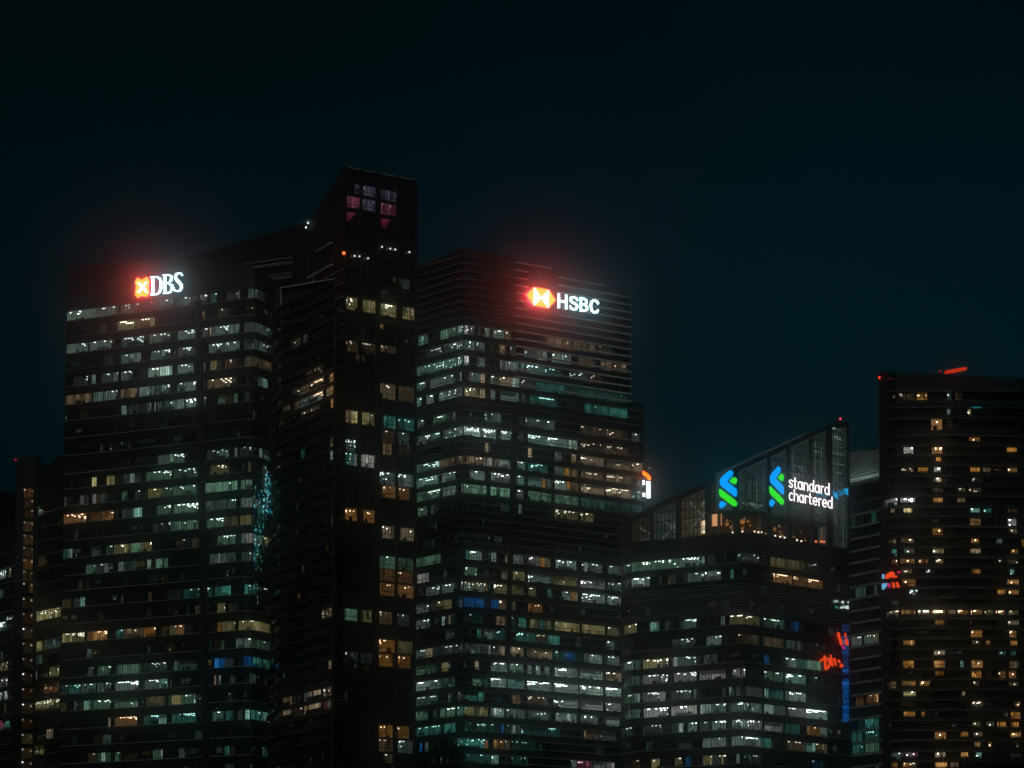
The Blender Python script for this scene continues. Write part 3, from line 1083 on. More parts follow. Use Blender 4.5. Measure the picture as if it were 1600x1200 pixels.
sp += parse(16, *C2, '100-185:w4d 200-278:k5d 320-486:y5d 525-632:y4d 640-712:y3d 740-792:y3d 860-885:t3p 955-1008:w6d 1010-1036:a5p 1038-1050:r4p 1076-1222:w5d 1230-1340:w5d')
sp += parse(17, *C3, '42-120:k4d 152-210:y4d 212-262:y5d 300-375:b3p 378-468:b6p 510-560:b4p 562-622:n4s 640-662:r4d 740-830:o4h')
sp += parse(18, *C3, '40-120:w4d 200-222:w5p 240-280:y5d 375-460:t2d 540-622:n3p 640-670:k2d 682-730:t4p 752-812:y3p 815-850:t4p 852-880:y3p 905-1062:y4p 1080-1222:y4p 1236-1312:y4d')
sp += parse(19, *C3, '225-282:k3d 420-445:t5p 460-520:w5h 522-605:t3d 665-792:t4d 795-860:n2d 865-942:t5p 1040-1070:k2d 1232-1282:w4d')
sp += parse(20, *C3, '35-95:k4d 98-142:r5p 145-300:k2d 322-410:w4d 414-508:w6d 514-610:r6h 624-712:r5d 735-890:r5h 903-970:t4d 972-1032:b5p 1090-1118:k3p 1120-1202:w5d 1230-1312:w5d')
sp += parse(21, *C3, '40-160:g5s 200-242:y4p 410-432:r5p 510-606:w6s 625-708:w6s 735-762:w6d 790-818:w6d 844-870:w6d 910-1042:w6s 1066-1205:w6s 1230-1332:r6d')
sp += parse(22, *C3, '30-172:w7s 174-280:g6s 395-490:t4d 508-604:w7s 614-716:c5s 735-885:w6s 904-1052:w6s 1066-1210:w7s 1228-1322:w6s')
sp += parse(23, *C3, '34-95:k4d 98-180:g3d 238-260:k3p 300-420:n1d 430-466:t5p 530-572:b3d 640-692:n5s 735-860:n3d 904-1052:w6d 1066-1206:m7d 1228-1322:m6d')
sp += parse(24, *C3, '36-112:g5d 192-282:g5d 296-400:t5d 402-490:y5h 508-592:w5h 605-720:k5h 744-866:k5h 914-1046:w5d 1070-1172:w5h 1228-1312:w5d')
sp += parse(25, *C3, '28-112:t5d 114-196:t5d 214-292:t5p 345-400:t2d 402-560:t2d 572-590:b5p 612-640:t3d 642-690:w4h 692-860:t3d 862-945:t3d 1090-1182:n4d 1190-1290:k3d')
sp += parse(26, *C3, '60-80:b5p 96-116:w4d 298-345:t5d 348-490:t5d 524-550:o6p 552-590:o4h 598-625:r4d 640-700:t2d 702-790:t2d')
sp += parse(27, *C3, '345-420:t3d 420-510:t4d 512-556:c5h 640-740:t3h 1012-1045:w5d 1052-1140:p4d 1150-1222:w4d 1230-1282:w5d')
sp += parse(28, *C3, '345-420:t3d 515-580:g4p 1012-1140:w4d 1230-1290:w4d')
T4 = Tower('office_tower', 'tall central office tower ringed with thin bright ledges around a red hexagon sign', 'office tower', fH)
L = spread(fH, bH, sp)
for i, f in enumerate(fH):
    T4.skin(f, bH, L[i], rng, mull=(1.1, .12, .03), dim=.36, dim_hue='kkgt', top_dark=M_PANEL)
ztopH = fH[0].prof[-1][1]
dzH = (fH[0].hit(724, 600)[1] - fH[0].hit(724, 720.9)[1]) / 10.0
k = 0
lowz = fH[3].prof[0][1]
while ztopH - dzH * k > 5:
    z = ztopH - dzH * k - .05
    hi = z > lowz - 1
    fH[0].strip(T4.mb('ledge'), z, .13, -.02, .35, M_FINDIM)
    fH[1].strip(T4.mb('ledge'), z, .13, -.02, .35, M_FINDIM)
    if hi:  # paler ledges here carry the sign's light in their colour
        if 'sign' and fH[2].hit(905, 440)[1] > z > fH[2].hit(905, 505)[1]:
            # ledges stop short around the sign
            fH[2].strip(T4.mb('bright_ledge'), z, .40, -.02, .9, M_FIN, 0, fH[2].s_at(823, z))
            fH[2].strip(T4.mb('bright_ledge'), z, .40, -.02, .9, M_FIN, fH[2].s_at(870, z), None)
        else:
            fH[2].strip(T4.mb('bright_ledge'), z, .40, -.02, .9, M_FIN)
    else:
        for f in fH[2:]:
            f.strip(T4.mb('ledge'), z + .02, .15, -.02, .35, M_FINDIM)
    k += 1
fH[1].box(T4.mb('corner_post'), -.07, .07, 30, ztopH, .05, .3, M_CONC)
# slanted pier down the front
a = fH[2].hit(819, 500)
b = fH[1].hit(792, 1030)
fH[1].bar(T4.mb('pier'), (fH[1].len - .8, fH[1].hit(806, 640)[1]), (b[0], b[1]), 1.3, -.3, .55, M_WALL)
T4.close(42)
# side wall of the upper part above the lower wing
f = fH[2]
w = T4.mb('rear_wall')
pb = f.P(f.len, 0, -40)
w.poly([f.P(f.len, lowz - 1), f.P(f.len, lowz - 1, -40), f.P(f.len, f.prof[-1][1], -40), f.P(f.len, f.prof[-1][1])], M_WALL)
o_t4 = T4.finish()

# ================================================================== tower 5: lower office tower with the glazed sloping crown
rng = random.Random(55)
pts = chain((1160, 870, 1335), [(986, 886.6), (970, 892)], [(1298, 891.5), (1327, 896)])
fC = facades(pts)
fC[0].set_top([(974, 818), (985, 808)])
fC[1].set_top([(985, 808), (1155.5, 729)])
fC[2].set_top([(1155.5, 729), (1297, 664)])
fC[3].set_top([(1297, 664), (1325, 658)])
zcr = fC[1].hit(1158, 833)[1]      # foot of the crown
S_ROWS = [870, 895, 917, 941, 967.5, 997.5, 1026, 1051, 1079, 1104, 1131, 1157.5, 1185, 1211, 1237, 1263]
bS = z_rows(fC[1], 1159, S_ROWS, 7.2)
E1, E2 = (960, 640, .25), (960, 900, .25)
sp = []
sp += parse(0, *E1, '60-96:g4d 105-222:g5d 228-400:g5d 404-565:g5d 588-625:k2d 760-905:k2d 975-1110:y3p 1112-1195:y2p 1230-1300:k1d')
sp += parse(1, *E1, '60-90:k3d 108-185:w6s 187-218:w5s 338-368:n2d 436-446:w3d 455-575:g4d 580-662:w5s 724-746:t4p 992-1110:o5s 1120-1205:o4s 1210-1302:o5s')
sp += parse(4, *E2, '60-138:y5d 222-280:c5p 320-345:k2d 428-512:c4s 664-690:k3p 722-818:y5s 822-905:y4d 935-1058:g4d 1096-1156:b5d')
sp += parse(5, *E2, '360-490:k2d 576-640:w4d 642-668:w5s 762-822:o4d 825-905:n2p 935-1058:n2p 1070-1180:k2p 1205-1300:k1p')
sp += parse(6, *E2, '62-118:g5d 130-158:g4d 180-336:y5d 366-394:w6p 398-516:k4d 560-645:k2d 936-968:b4p 1070-1140:w5d 1145-1190:t4d 1198-1292:g5p')
sp += parse(7, *E2, '62-118:g4d 130-160:k3d 180-336:m5d 374-512:m5d 535-695:m5d 740-820:m5h 936-1052:w4d 1070-1198:c6s 1230-1310:t2d')
sp += parse(8, *E2, '62-118:g4d 122-160:w5p 180-285:k4d 286-318:m6d 360-480:k2d 492-512:k4d 672-694:k3d 714-732:k4p 760-792:k3d 825-925:k2d 936-968:c5p 972-1050:t5d 1070-1198:w5d')
sp += parse(9, *E2, '62-116:w4d 120-160:g4d 184-336:m6d 356-516:m6d 535-610:w5p 612-696:k5d 720-818:k4s 822-920:k4d 936-1000:w5p 1004-1062:g3d 1090-1192:m5d 1200-1332:w6s')
sp += parse(10, *E2, '40-110:k3d 180-290:k2d 360-398:k3d 400-430:w5p 460-516:w6d 535-605:k3d 610-696:w5d 735-818:w6d 822-922:k5d 940-1052:w4d 1070-1160:t4d 1205-1290:a4d 1292-1330:w5d')
sp += parse(11, *E2, '200-220:w3d 400-480:k2d 550-600:w5d 602-696:g5d 732-818:w6d 822-920:w5s 925-982:t5p 1080-1190:n3d 1200-1258:c5d 1260-1332:n4d')
sp += parse(12, *E2, '60-160:n2d 230-282:y5h 380-420:y4d 444-474:b3p 550-696:y5d 762-782:w5p 840-920:k2d 1236-1290:b3d')
sp += parse(13, *E2, '60-160:k3d 230-300:y4d 360-500:k3d 550-690:w4d 820-980:w3d')
T5 = Tower('office_tower', 'shorter office tower with a sloping glass crown bearing blue and green ribbon emblems', 'office tower', fC)
L = spread(fC, bS, sp)
lowp = [list(f.prof) for f in fC]
for i, f in enumerate(fC):
    f.prof = [(-50, zcr), (f.len + 50, zcr)]
    T5.skin(f, bS, L[i], rng, mull=(1.1, .12, .03), ledge=(M_FINDIM, .14, .3), dim=.36, dim_hue='kkgn')
    f.prof = lowp[i]
# fine louvres on the plant storeys
for f in fC[1:3]:
    z0, z1 = f.hit(f is fC[1] and 1158 or 1162, 957)[1], fC[1].hit(1158, 908)[1]
    z0 = fC[1].hit(1158, 957)[1]
    n = 12
    for j in range(n):
        f.strip(T5.mb('ledge'), z0 + (z1 - z0) * j / n, .13, .04, .34, M_FINDIM)
# crown: deep portal columns, glazed bays with a roof beam that follows the slope
col_m = T5.mb('crown_wall')
beam = T5.mb('crown_beam')
fl = T5.mb('crown_floor')


def bay(f, u0, u1, zb, hue, Lv, seed, fr=(.25, .5, .75), mod=1.5, deep=9.0, style='p', warm=None):
    r = random.Random(seed)
    zm = zb + 6
    s0, s1 = f.s_at(u0, zm), f.s_at(u1, zm)
    t0, t1 = f.top(s0) - 1.7, f.top(s1) - 1.7
    mb = MB()
    P = f.P
    col = HUES[hue]
    E = (Lv / 9.0) ** 2
    G = lambda k: glow(col, E * k)  # interior light put into the glow of the bay's surfaces
    zmx = min(t0, t1)
    mb.poly([P(s0, zb, -.1), P(s1, zb, -.1), P(s1, t1, -.1), P(s0, t0, -.1)], pane_mat())
    n = max(2, int((s1 - s0) / 1.7))
    lv = 6
    for i in range(n):
        a, b = s0 + (s1 - s0) * i / n, s0 + (s1 - s0) * (i + 1) / n
        ta, tb = t0 + (t1 - t0) * i / n, t0 + (t1 - t0) * (i + 1) / n
        for j in range(lv):
            k = r.choice((.3, .5, .8, 1.1, 1.6)) if not (warm and j in warm) else r.choice((6, 9, 13))
            mb.poly([P(a, zb + (ta - zb) * j / lv, -deep), P(b, zb + (tb - zb) * j / lv, -deep),
                     P(b, zb + (tb - zb) * (j + 1) / lv, -deep), P(a, zb + (ta - zb) * (j + 1) / lv, -deep)], G(k))
    mb.poly([P(s0, t0, -.12), P(s1, t1, -.12), P(s1, t1, -deep), P(s0, t0, -deep)], G(.35))
    mb.poly([P(s0, zb, -deep), P(s1, zb, -deep), P(s1, zb, -.12), P(s0, zb, -.12)], G(.2))
    mb.poly([P(s0, zb, -.12), P(s0, zb, -deep), P(s0, t0, -deep), P(s0, t0, -.12)], G(.4))
    mb.poly([P(s1, zb, -deep), P(s1, zb, -.12), P(s1, t1, -.12), P(s1, t1, -deep)], G(.4))
    # steel inside: braces and beams, the light on them put in as glow
    for q in range(2):
        za, zb_ = zb + (zmx - zb) * r.uniform(.1, .3), zb + (zmx - zb) * r.uniform(.7, .98)
        sa, sb = (s0 + .3, s1 - .3) if r.random() < .5 else (s1 - .3, s0 + .3)
        d = r.uniform(1.5, 5)
        mb.tube([P(sa, za, -d), P(sb, zb_, -d)], .16, glow((.8, .85, .78), .05 + E * 1.2, name='glowing_steel'), 5)
    for q in range(3):
        zz_ = zb + (zmx - zb) * r.uniform(.15, .95)
        d = r.uniform(1.0, 6)
        f.box(mb, s0 + .2, s1 - .2, zz_, zz_ + .25, -d - .3, -d, glow((.75, .82, .76), .03 + E * r.choice((.3, .8, 1.6)), name='glowing_steel'))
    m = max(3, round((s1 - s0) / mod))
    if u0 > 1157:
        for i in range(m * 2):
            c = s0 + (s1 - s0) * (i + r.uniform(.2, .8)) / (m * 2)
            za = zb + r.uniform(0, .5) * (zmx - zb)
            f.box(mb, c - .06, c + .06, za, min(zmx - .2, za + r.uniform(.2, .8) * (zmx - zb)), -.9, -.8,
                  glow((.62, .82, .76), r.choice((.05, .09, .16)), name='glowing_steel'))
        for q in range(5):
            zz_ = zb + (zmx - zb) * r.uniform(.1, .9)
            x = s0 + .3
            while x < s1 - .6:
                if r.random() < .6:
                    f.box(mb, x, x + .7, zz_, zz_ + .3, -1.6, -1.3, glow((.72, .86, .8), r.choice((.06, .14, .26)), name='glowing_steel'))
                x += 1.2
    for i in range(m + 1):
        c = s0 + (s1 - s0) * i / m
        f.box(mb, c - .09, c + .09, zb, t0 + (t1 - t0) * i / m, -.12, .02, M_FRAME)
    zz_ = zb + 2.6
    while zz_ < max(t0, t1):
        # transom only where the sloping top leaves room
        a, b = s0, s1
        if zz_ > min(t0, t1):
            k = (zz_ - t0) / (t1 - t0)
            a, b = (s0 + (s1 - s0) * k, s1) if t1 > t0 else (s0, s0 + (s1 - s0) * k)
        if b - a > .2:
            f.box(mb, a, b, zz_ - .11, zz_ + .11, -.14, .03, M_FRAME)
        zz_ += 2.75
    return mb


def seg_fill(f, u0, u1, zb, off=-.02, mat=M_WALL):
    """solid crown wall up to the sloping top"""
    s0, s1 = max(0, f.s_at(u0, zb + 6)), min(f.len, f.s_at(u1, zb + 6))
    for q in f.clip(s0, s1, zb, 400):
        col_m.poly([f.P(s, z, off) for s, z in q], mat)
    # the column itself
    return s0, s1


zter = fC[2].hit(1160, 797)[1]      # soffit over the terrace
zfl = zcr
bays = []
for n_, (u0, u1, hue, Lv) in enumerate(((987, 1017, 'n', 2.0), (1021, 1057, 'k', 2.8), (1064, 1103, 'r', 2.8))):
    bays.append((fC[1], u0, u1, zfl + .4, hue, Lv, 100 + n_))
bays.append((fC[1], 1111, 1147, zter + .3, 'r', 1.8, 110))
for n_, (u0, u1, hue, Lv) in enumerate(((1159, 1198, 'k', 2.9), (1203, 1229, 'k', 2.7), (1234, 1265, 'k', 2.9), (1269, 1291, 'k', 2.8))):
    bays.append((fC[2], u0, u1, zter + .3, hue, Lv, 120 + n_))
for b in bays:
    T5.windows.append((1e9, bay(*b, warm=(1, 2) if b[1] == 1064 else (0,) if b[1] == 1111 else None)))
sts = bay(fC[3], 1300, 1324.5, zfl + .4, 'k', 2.8, 140, deep=5)
f = fC[3]
for v in (668, 683, 696, 706, 722):
    s, z = f.hit(1299, v)
    f.box(sts, .2, f.len - .2, z, z + .35, -2.0, -1.2, glow((.55, .78, .74), .17, name='glowing_steel'))
for v, u in ((669, 1304), (684, 1308), (686, 1313), (684, 1301)):
    s, z = f.hit(u, v)
    f.box(sts, s, s + 1.1, z, z + .55, -1.1, -.6, glow((.7, .9, .88), .45, name='ceiling_lamp'))
T5.windows.append((1e9, sts))
# solid strips between the bays
for f, us in ((fC[1], ((985, 987), (1017, 1021), (1057, 1064), (1103, 1111), (1147, 1156.5))),
              (fC[2], ((1155, 1159), (1198, 1203), (1229, 1234), (1265, 1269), (1291, 1300))),
              (fC[3], ((1296, 1300), (1324.5, 1330)))):
    for u0, u1 in us:
        s0, s1 = seg_fill(f, u0, u1, zfl)
        t = min(f.top(s0 + .01), f.top(s1 - .01)) - .1
        if s1 - s0 > .5:
            cm = MB()
            f.box(cm, s0 + .06, s1 - .06, zfl, t, -.01, .55, M_CONC if u0 < 1290 else M_WALL)
            cm.build('crown_column', T5.root)
for q in fC[0].clip(0, fC[0].len, zfl, 400):
    col_m.poly([fC[0].P(s, z) for s, z in q], M_CONC)
# floor edge, soffit over the terrace, sloping roof beam
for f in fC:
    f.box(fl, 0, f.len, zfl - .1, zfl + .4, -10, .35, M_WALL)
for f in fC[1:]:
    (s0, z0), (s1, z1) = f.prof[0], f.prof[-1]
    f.bar(beam, (s0, z0 - .45), (s1, z1 - .45), 1.0, -1.2, .5, M_WALL)
f = fC[1]
f.box(fl, f.s_at(1110, zter), f.len, zter - .3, zter + .3, -9.5, .3, M_CONC)
f = fC[2]
f.box(fl, 0, f.s_at(1296, zter), zter - .3, zter + .3, -9.5, .3, M_CONC)
T5.close(34)
# terrace bar: back wall, orange lit panel, tables; pendant lanterns are things of their own
tw = T5.mb('terrace_wall')
f = fC[1]
s0, s1 = f.s_at(1112, 185), f.len
f.box(tw, s0, s1, zfl + .4, zter - .3, -8.6, -8.3, M_ORANGEWALL)
sa, za = f.hit(1113, 822.5, -.4)
sb, zb = f.hit(1126.5, 799, -.4)
zb = min(zb, zter - .32)
f.box(T5.mb('lit_panel'), sa, sb, za, zb, -.7, -.4, glow((1.0, .45, .2), .85, name='panel_light'))
f.box(tw, sa - .3, sb + .1, zfl + .4, za, -.8, -.35, M_CONC)
f = fC[2]
f.box(tw, 0, f.s_at(1296, 185), zfl + .4, zter - .3, -8.6, -8.3, M_ORANGEWALL)
tb = T5.mb('terrace_bar')
rr = random.Random(5)
for q in range(70):
    u = rr.choice((rr.uniform(1127, 1150), rr.uniform(1160, 1198), rr.uniform(1203, 1228), rr.uniform(1236, 1262)))
    g = fC[1] if u < 1156 else fC[2]
    d = -rr.uniform(1.2, 7.5)
    z = zfl + .45 + rr.uniform(.6, 4.6)
    s = g.s_at(u, z, d)
    hh = rr.uniform(.15, .8)
    g.box(tb, s, s + rr.uniform(.2, .9), z, z + hh, d - .2, d,
          rr.choice((M_FURN, glow((1, .42, .12), .10, name='warm_shelf'), glow((1, .5, .18), .28, name='warm_shelf'), glow((1, .6, .3), .03, name='warm_shelf'))))
f = fC[2]
s, z = f.hit(1288, 852)
f.box(T5.mb('lit_panel'), s, s + .5, zfl + .4, zter - 1.2, -1.2, -.8, glow((1.0, .55, .25), .10, name='panel_light'))
o_t5 = T5.finish()

# ================================================================== tower 6: slim grey tower behind
rng = random.Random(66)
pts = chain((1327, 790, 1520), [], [(1373, 780), (1420, 770)])
fG = facades(pts)
fG[0].set_top([(1327, 708), (1373, 698)])
fG[1].set_top([(1373, 698), (1420, 688)])
G_ROWS = [778 + 18.75 * i for i in range(-1, 28)]
bG = z_rows(fG[0], 1330, G_ROWS, 7.0)
T6 = Tower('grey_tower', 'slim grey tower with pale horizontal bands, squeezed behind the dark tower on the right', 'tower', fG)
gr = []


def gsp(oy, y, x, txt):
    z = fG[0].hit(1300 + x * .1875, oy + y * .1875)[1]
    r = min(range(len(bG)), key=lambda i: abs(sum(bG[i]) / 2 - z))
    return parse(r, 1300, oy, .1875, txt)


gr += gsp(975, 113, 250, '160-245:w5d 270-388:y6d')
gr += gsp(975, 612, 250, '200-262:o4h 292-390:o5d')
gr += gsp(975, 825, 280, '215-265:t2d 272-345:t5p 350-388:t3p')
gr += gsp(975, 925, 280, '165-250:t4p 278-392:t5d')
gr += gsp(975, 1020, 280, '170-265:t4p 275-392:g4p')
gr += gsp(770, 195, 250, '165-190:t3p 325-372:t4d')
gr += gsp(770, 835, 250, '195-280:g3p 350-375:g3d')
gr += gsp(975, 1180, 375, '360-395:k3d')
L = spread(fG, bG, gr)
zlo = fG[0].hit(1330, 765)[1]
for i, f in enumerate(fG):
    T6.skin(f, [b for b in bG], L[i], rng, fill=M_TEALGLASS, span=M_TEALGLASS, mull=(1.5, .14, .12), dim=.08, dim_hue='kt')
for a, b in bG:
    for f in fG:
        if b < zlo + 3:
            f.strip(T6.mb('ledge'), b + .1, .7, -.02, .5, M_GREYFIN)
# louvred plant screen at the top, lit from a row of lamps at its foot
ztg = fG[0].prof[0][1]
M_SCREEN = surf('pale_screen', (.42, .48, .46), .6, 0, .15, .2)
z = zlo + 1.2
while z < ztg - .4:
    for f in fG:
        f.strip(T6.mb('plant_screen'), z, .5, .15, .3, M_SCREEN)
    z += .95
for f in fG:
    for j in range(int(f.len / 3.0)):
        s = 1.0 + 3.0 * j
        f.box(T6.mb('plant_screen'), s - .1, s + .1, zlo + .6, f.top(s) - .1, .3, .42, M_GREYFIN)
    f.box(T6.mb('ledge'), 0, f.len, zlo + .3, zlo + .8, -.02, 3.6, M_GREYFIN)
    f.box(T6.mb('ledge'), 0, f.len, zlo + .8, zlo + 1.4, 3.45, 3.6, M_GREYFIN)
lm = T6.mb('screen_lamp')
f = fG[0]
for j in range(6):
    s = f.len * (.12 + .16 * j)
    f.box(lm, s, s + .9, zlo + .85, zlo + 1.1, 2.7, 3.1, glow((.8, 1, .94), 24.0, sample=True, name='screen_lamp'))
T6.close(30)
o_t6 = T6.finish()

# ================================================================== tower 7: dark residential tower on the right
rng = random.Random(77)
pts = chain((1400, 611, 1210), [(1389, 612.6), (1381, 615.5), (1372.5, 620.5)], [(1490, 610.5), (1592, 612), (1640, 616)])
fR = facades(pts)
tp = [(1370, 580), (1381, 580.5), (1389, 580.8), (1400, 581.2), (1490, 585.5), (1592, 591), (1640, 594)]
for f, (a, b) in zip(fR, zip(tp, tp[1:])):
    f.set_top([a, b])
HA, HB, HC = 560, 770, 975
rw = []


def rr_(oy, y, txt):
    for t in txt.split():
        rg, k = t.split(':')
        a, b = rg.split('-')
        rw.append((1300 + float(a) * .1875, 1300 + float(b) * .1875, oy + y * .1875, k[0], min(9.5, float(k[1]) * 1.6), k[2] if len(k) > 2 else 'p'))


rr_(HA, 342, '550-690:n1d 705-796:a3d 955-992:k2h 1030-1080:n1p')
rr_(HA, 466, '958-988:k2p 1130-1158:y5h')
rr_(HA, 552, '828-918:o7h')
rr_(HA, 660, '1143-1235:a4h')
rr_(HA, 745, '597-678:m6s 832-924:o4d 1458-1542:a4p')
rr_(HA, 830, '865-908:a4p')
rr_(HA, 912, '575-682:n1d 717-800:a4p 850-908:m5d 1153-1232:a4p 1258-1320:n3h 1463-1545:o4h')
rr_(HA, 993, '848-913:r5s 1165-1215:k1d')
rr_(HA, 1080, '840-922:n1p 1048-1112:y2d 1142-1242:n2d')
rr_(HB, 55, '425-558:m5d 570-692:m7d 845-922:o4p 1045-1112:n3d')
rr_(HB, 133, '478-522:n3p 596-668:y6p 1153-1232:c5d 1265-1330:t3d 1465-1550:n1p')
rr_(HB, 212, '1152-1240:o2p 1464-1537:m5d')
rr_(HB, 300, '838-922:a5h 1478-1542:n3h')
rr_(HB, 388, '468-532:n2p 574-682:n3d 1160-1224:a5h 1364-1420:k2p 1582-1600:a4p')
rr_(HB, 470, '498-540:t5p 603-686:n3h 838-932:y4h 1153-1240:n4p 1488-1552:a3h')
rr_(HB, 548, '498-545:o3h 568-688:o5h 718-802:o3h 862-928:n3d 1386-1430:n1h 1460-1550:n1p')
rr_(HB, 640, '576-666:n3d 778-848:k1d 1166-1238:a3p 1482-1520:c5d')
rr_(HB, 722, '586-695:a4h 1462-1558:o6h')
rr_(HB, 806, '644-715:k2d 1368-1442:a4p 1472-1558:a5h')
rr_(HB, 970, '456-558:r3s 578-697:o4d 717-816:r3s 832-942:o4s 962-1030:n2p 1048-1130:o3s 1152-1252:o4d 1272-1342:y2d 1366-1440:o3s 1466-1555:y2d')
rr_(HB, 1062, '862-932:a3p 1464-1558:r3h')
rr_(HB, 1146, '1158-1252:a5d 1480-1538:o4d')
rr_(HC, 137, '594-692:o5h 1172-1235:n2h 1282-1322:a3d 1488-1545:a4p')
rr_(HC, 226, '850-940:r5h 1384-1450:t2h 1490-1535:t2p')
rr_(HC, 310, '592-682:a4p 850-940:o5p 1068-1096:c3p 1156-1256:o6h 1480-1555:n2p')
rr_(HC, 394, '860-934:a2p 1164-1246:a5h 1380-1446:o3h 1474-1536:o3h')
rr_(HC, 480, '478-532:n4d 578-698:a5h 730-815:o4d 1178-1226:n2h 1474-1556:n2h')
rr_(HC, 567, '596-700:y4d 1084-1110:n3p')
rr_(HC, 652, '1170-1256:n3d 1524-1570:o4h')
rr_(HC, 735, '598-694:a4p 745-776:a3p 1490-1570:a5d')
rr_(HC, 822, '1165-1236:y2h 1290-1350:y2h 1380-1450:a5p 1494-1558:a4p')
rr_(HC, 910, '852-950:o5h 1074-1136:a3p 1182-1254:n3h 1490-1576:o5h')
rr_(HC, 996, '1188-1236:o5h 1303-1336:a4h')
rr_(HC, 1080, '490-566:k3d 570-715:p4h 858-946:r5h 1074-1136:o4p 1202-1246:c5d')
rr_(HC, 1168, '494-552:a5h 590-706:n3d 856-960:o5p 984-1058:n3p')
T7 = Tower('residential_tower', 'dark rounded apartment tower at the right edge, dotted with small amber windows', 'apartment tower', fR)
vline = [610.5, 636, 653.7, 680] + [695.3 + 15.9 * i for i in range(0, 36)]
zl_ = [fR[4].hit(1495, v)[1] for v in vline]
zb_ = []
for i in range(len(zl_) - 1):
    z1, z0 = zl_[i], zl_[i + 1]
    zc = z1 - 1.35
    if i == 2:
        zb_.append((z1 - 3.1, z1 - .25))
    else:
        zb_.append((max(z0 + .4, zc - 1.1), zc + .85))
litR = {i: [] for i in range(len(fR))}
order = sorted(range(len(zb_)), key=lambda i: zb_[i])
pos = {k: j for j, k in enumerate(order)}
for (u0, u1, v, hue, Lv, st) in rw:
    for i, f in enumerate(fR):
        zc = f.hit((u0 + u1) / 2, v)[1]
        r = min(range(len(zb_)), key=lambda q: abs(sum(zb_[q]) / 2 - zc))
        zc = sum(zb_[r]) / 2
        a, b = max(.05, f.s_at(u0, zc)), min(f.len - .05, f.s_at(u1, zc))
        if b - a > .4:
            litR[i].append((pos[r], a, b, hue, Lv, st))
for i, f in enumerate(fR):
    T7.skin(f, zb_, litR[i], rng, span=M_WALL, fill=M_WALL if i < 2 else M_GLASS, own=(.4,), mod=.62, dim=.05, dim_hue='kn')
    for j, z in enumerate(zl_):
        if i < 2:
            continue
        f.strip(T7.floor('balcony', j), z - .28, .24, -.02, 1.3 if i != 6 else .9, M_SLAB if i < 4 or j % 3 == 0 else M_CONC)
        if j and rng.random() < .8:
            f.strip(T7.floor('balcony', j), z - .02, .85, 1.12 if i != 6 else .74, 1.2 if i != 6 else .82, M_GLASS)
# party piers
for u in (1404, 1455, 1478, 1513, 1555, 1590):
    for f in fR[3:6]:
        s = f.s_at(u, 150)
        if .3 < s < f.len - .3:
            f.box(T7.mb('pier'), s - .14, s + .14, 20, f.top(s) - 8, .0, .5, M_WALL)
T7.close(36)
o_t7 = T7.finish()

# ================================================================== towers at the left edge
rng = random.Random(88)
pts = chain((58, 900, 1500), [(22, 900)], [(76, 895), (108, 889)])
fL = facades(pts)
fL[0].set_top([(24, 714), (60, 712)])
fL[1].set_top([(60, 714), (70, 728), (78, 746)])
fL[2].set_top([(78, 728), (92, 712), (110, 706)])
T8 = Tower('shaft_tower', 'narrow tower at the left edge with one upright row of glowing brown panels', 'tower', fL)
T8.skin(fL[0], [], [], rng, span=M_WALL)
lw = []
for oy, sc, y, txt in ((680, .275, 428, '215-244:g4d'), (680, .275, 1015, '206-345:y6d'), (680, .275, 720, '215-255:n2p'), (900, .25, 430, '222-266:y5p 282-380:w3h'), (900, .25, 522, '222-240:k2p 242-264:k3p'),
                       (900, .25, 608, '220-230:w4p 310-370:y4d'), (900, .25, 700, '275-368:o4d'), (900, .25, 802, '215-370:y5d'), (900, .25, 990, '210-220:w4p 288-312:r6p 314-334:n3p'),
                       (900, .25, 1092, '208-272:y4d')):
    for t in txt.split():
        rg, k = t.split(':')
        a, b = rg.split('-')
        lw.append((float(a) * sc, float(b) * sc, oy + y * sc, k[0], float(k[1]), k[2]))
for f in fL[1:]:
    b, l = cluster(f, lw, 7.5)
    l = [q for q in l if q[2] - q[1] > .4]
    T8.skin(f, b, l, rng, dim=.12, mull=(1.5, .14, .04))
    for j in range(38):
        f.strip(T8.mb('ledge'), 6 + 4.6 * j, .16, -.02, .3, M_FINDIM)
fL[0].box(T8.mb('pier'), fL[0].s_at(45, 180), fL[0].s_at(55, 180), 10, fL[0].prof[0][1] - 1, 0, .5, M_CONC)
cl = [680 + .275 * y for y in (335, 390, 445, 520, 595, 665, 735, 800, 870)] + [900 + .25 * y for y in (75, 170, 265, 358, 450, 545, 640, 735, 830, 925, 1020, 1110, 1190)]
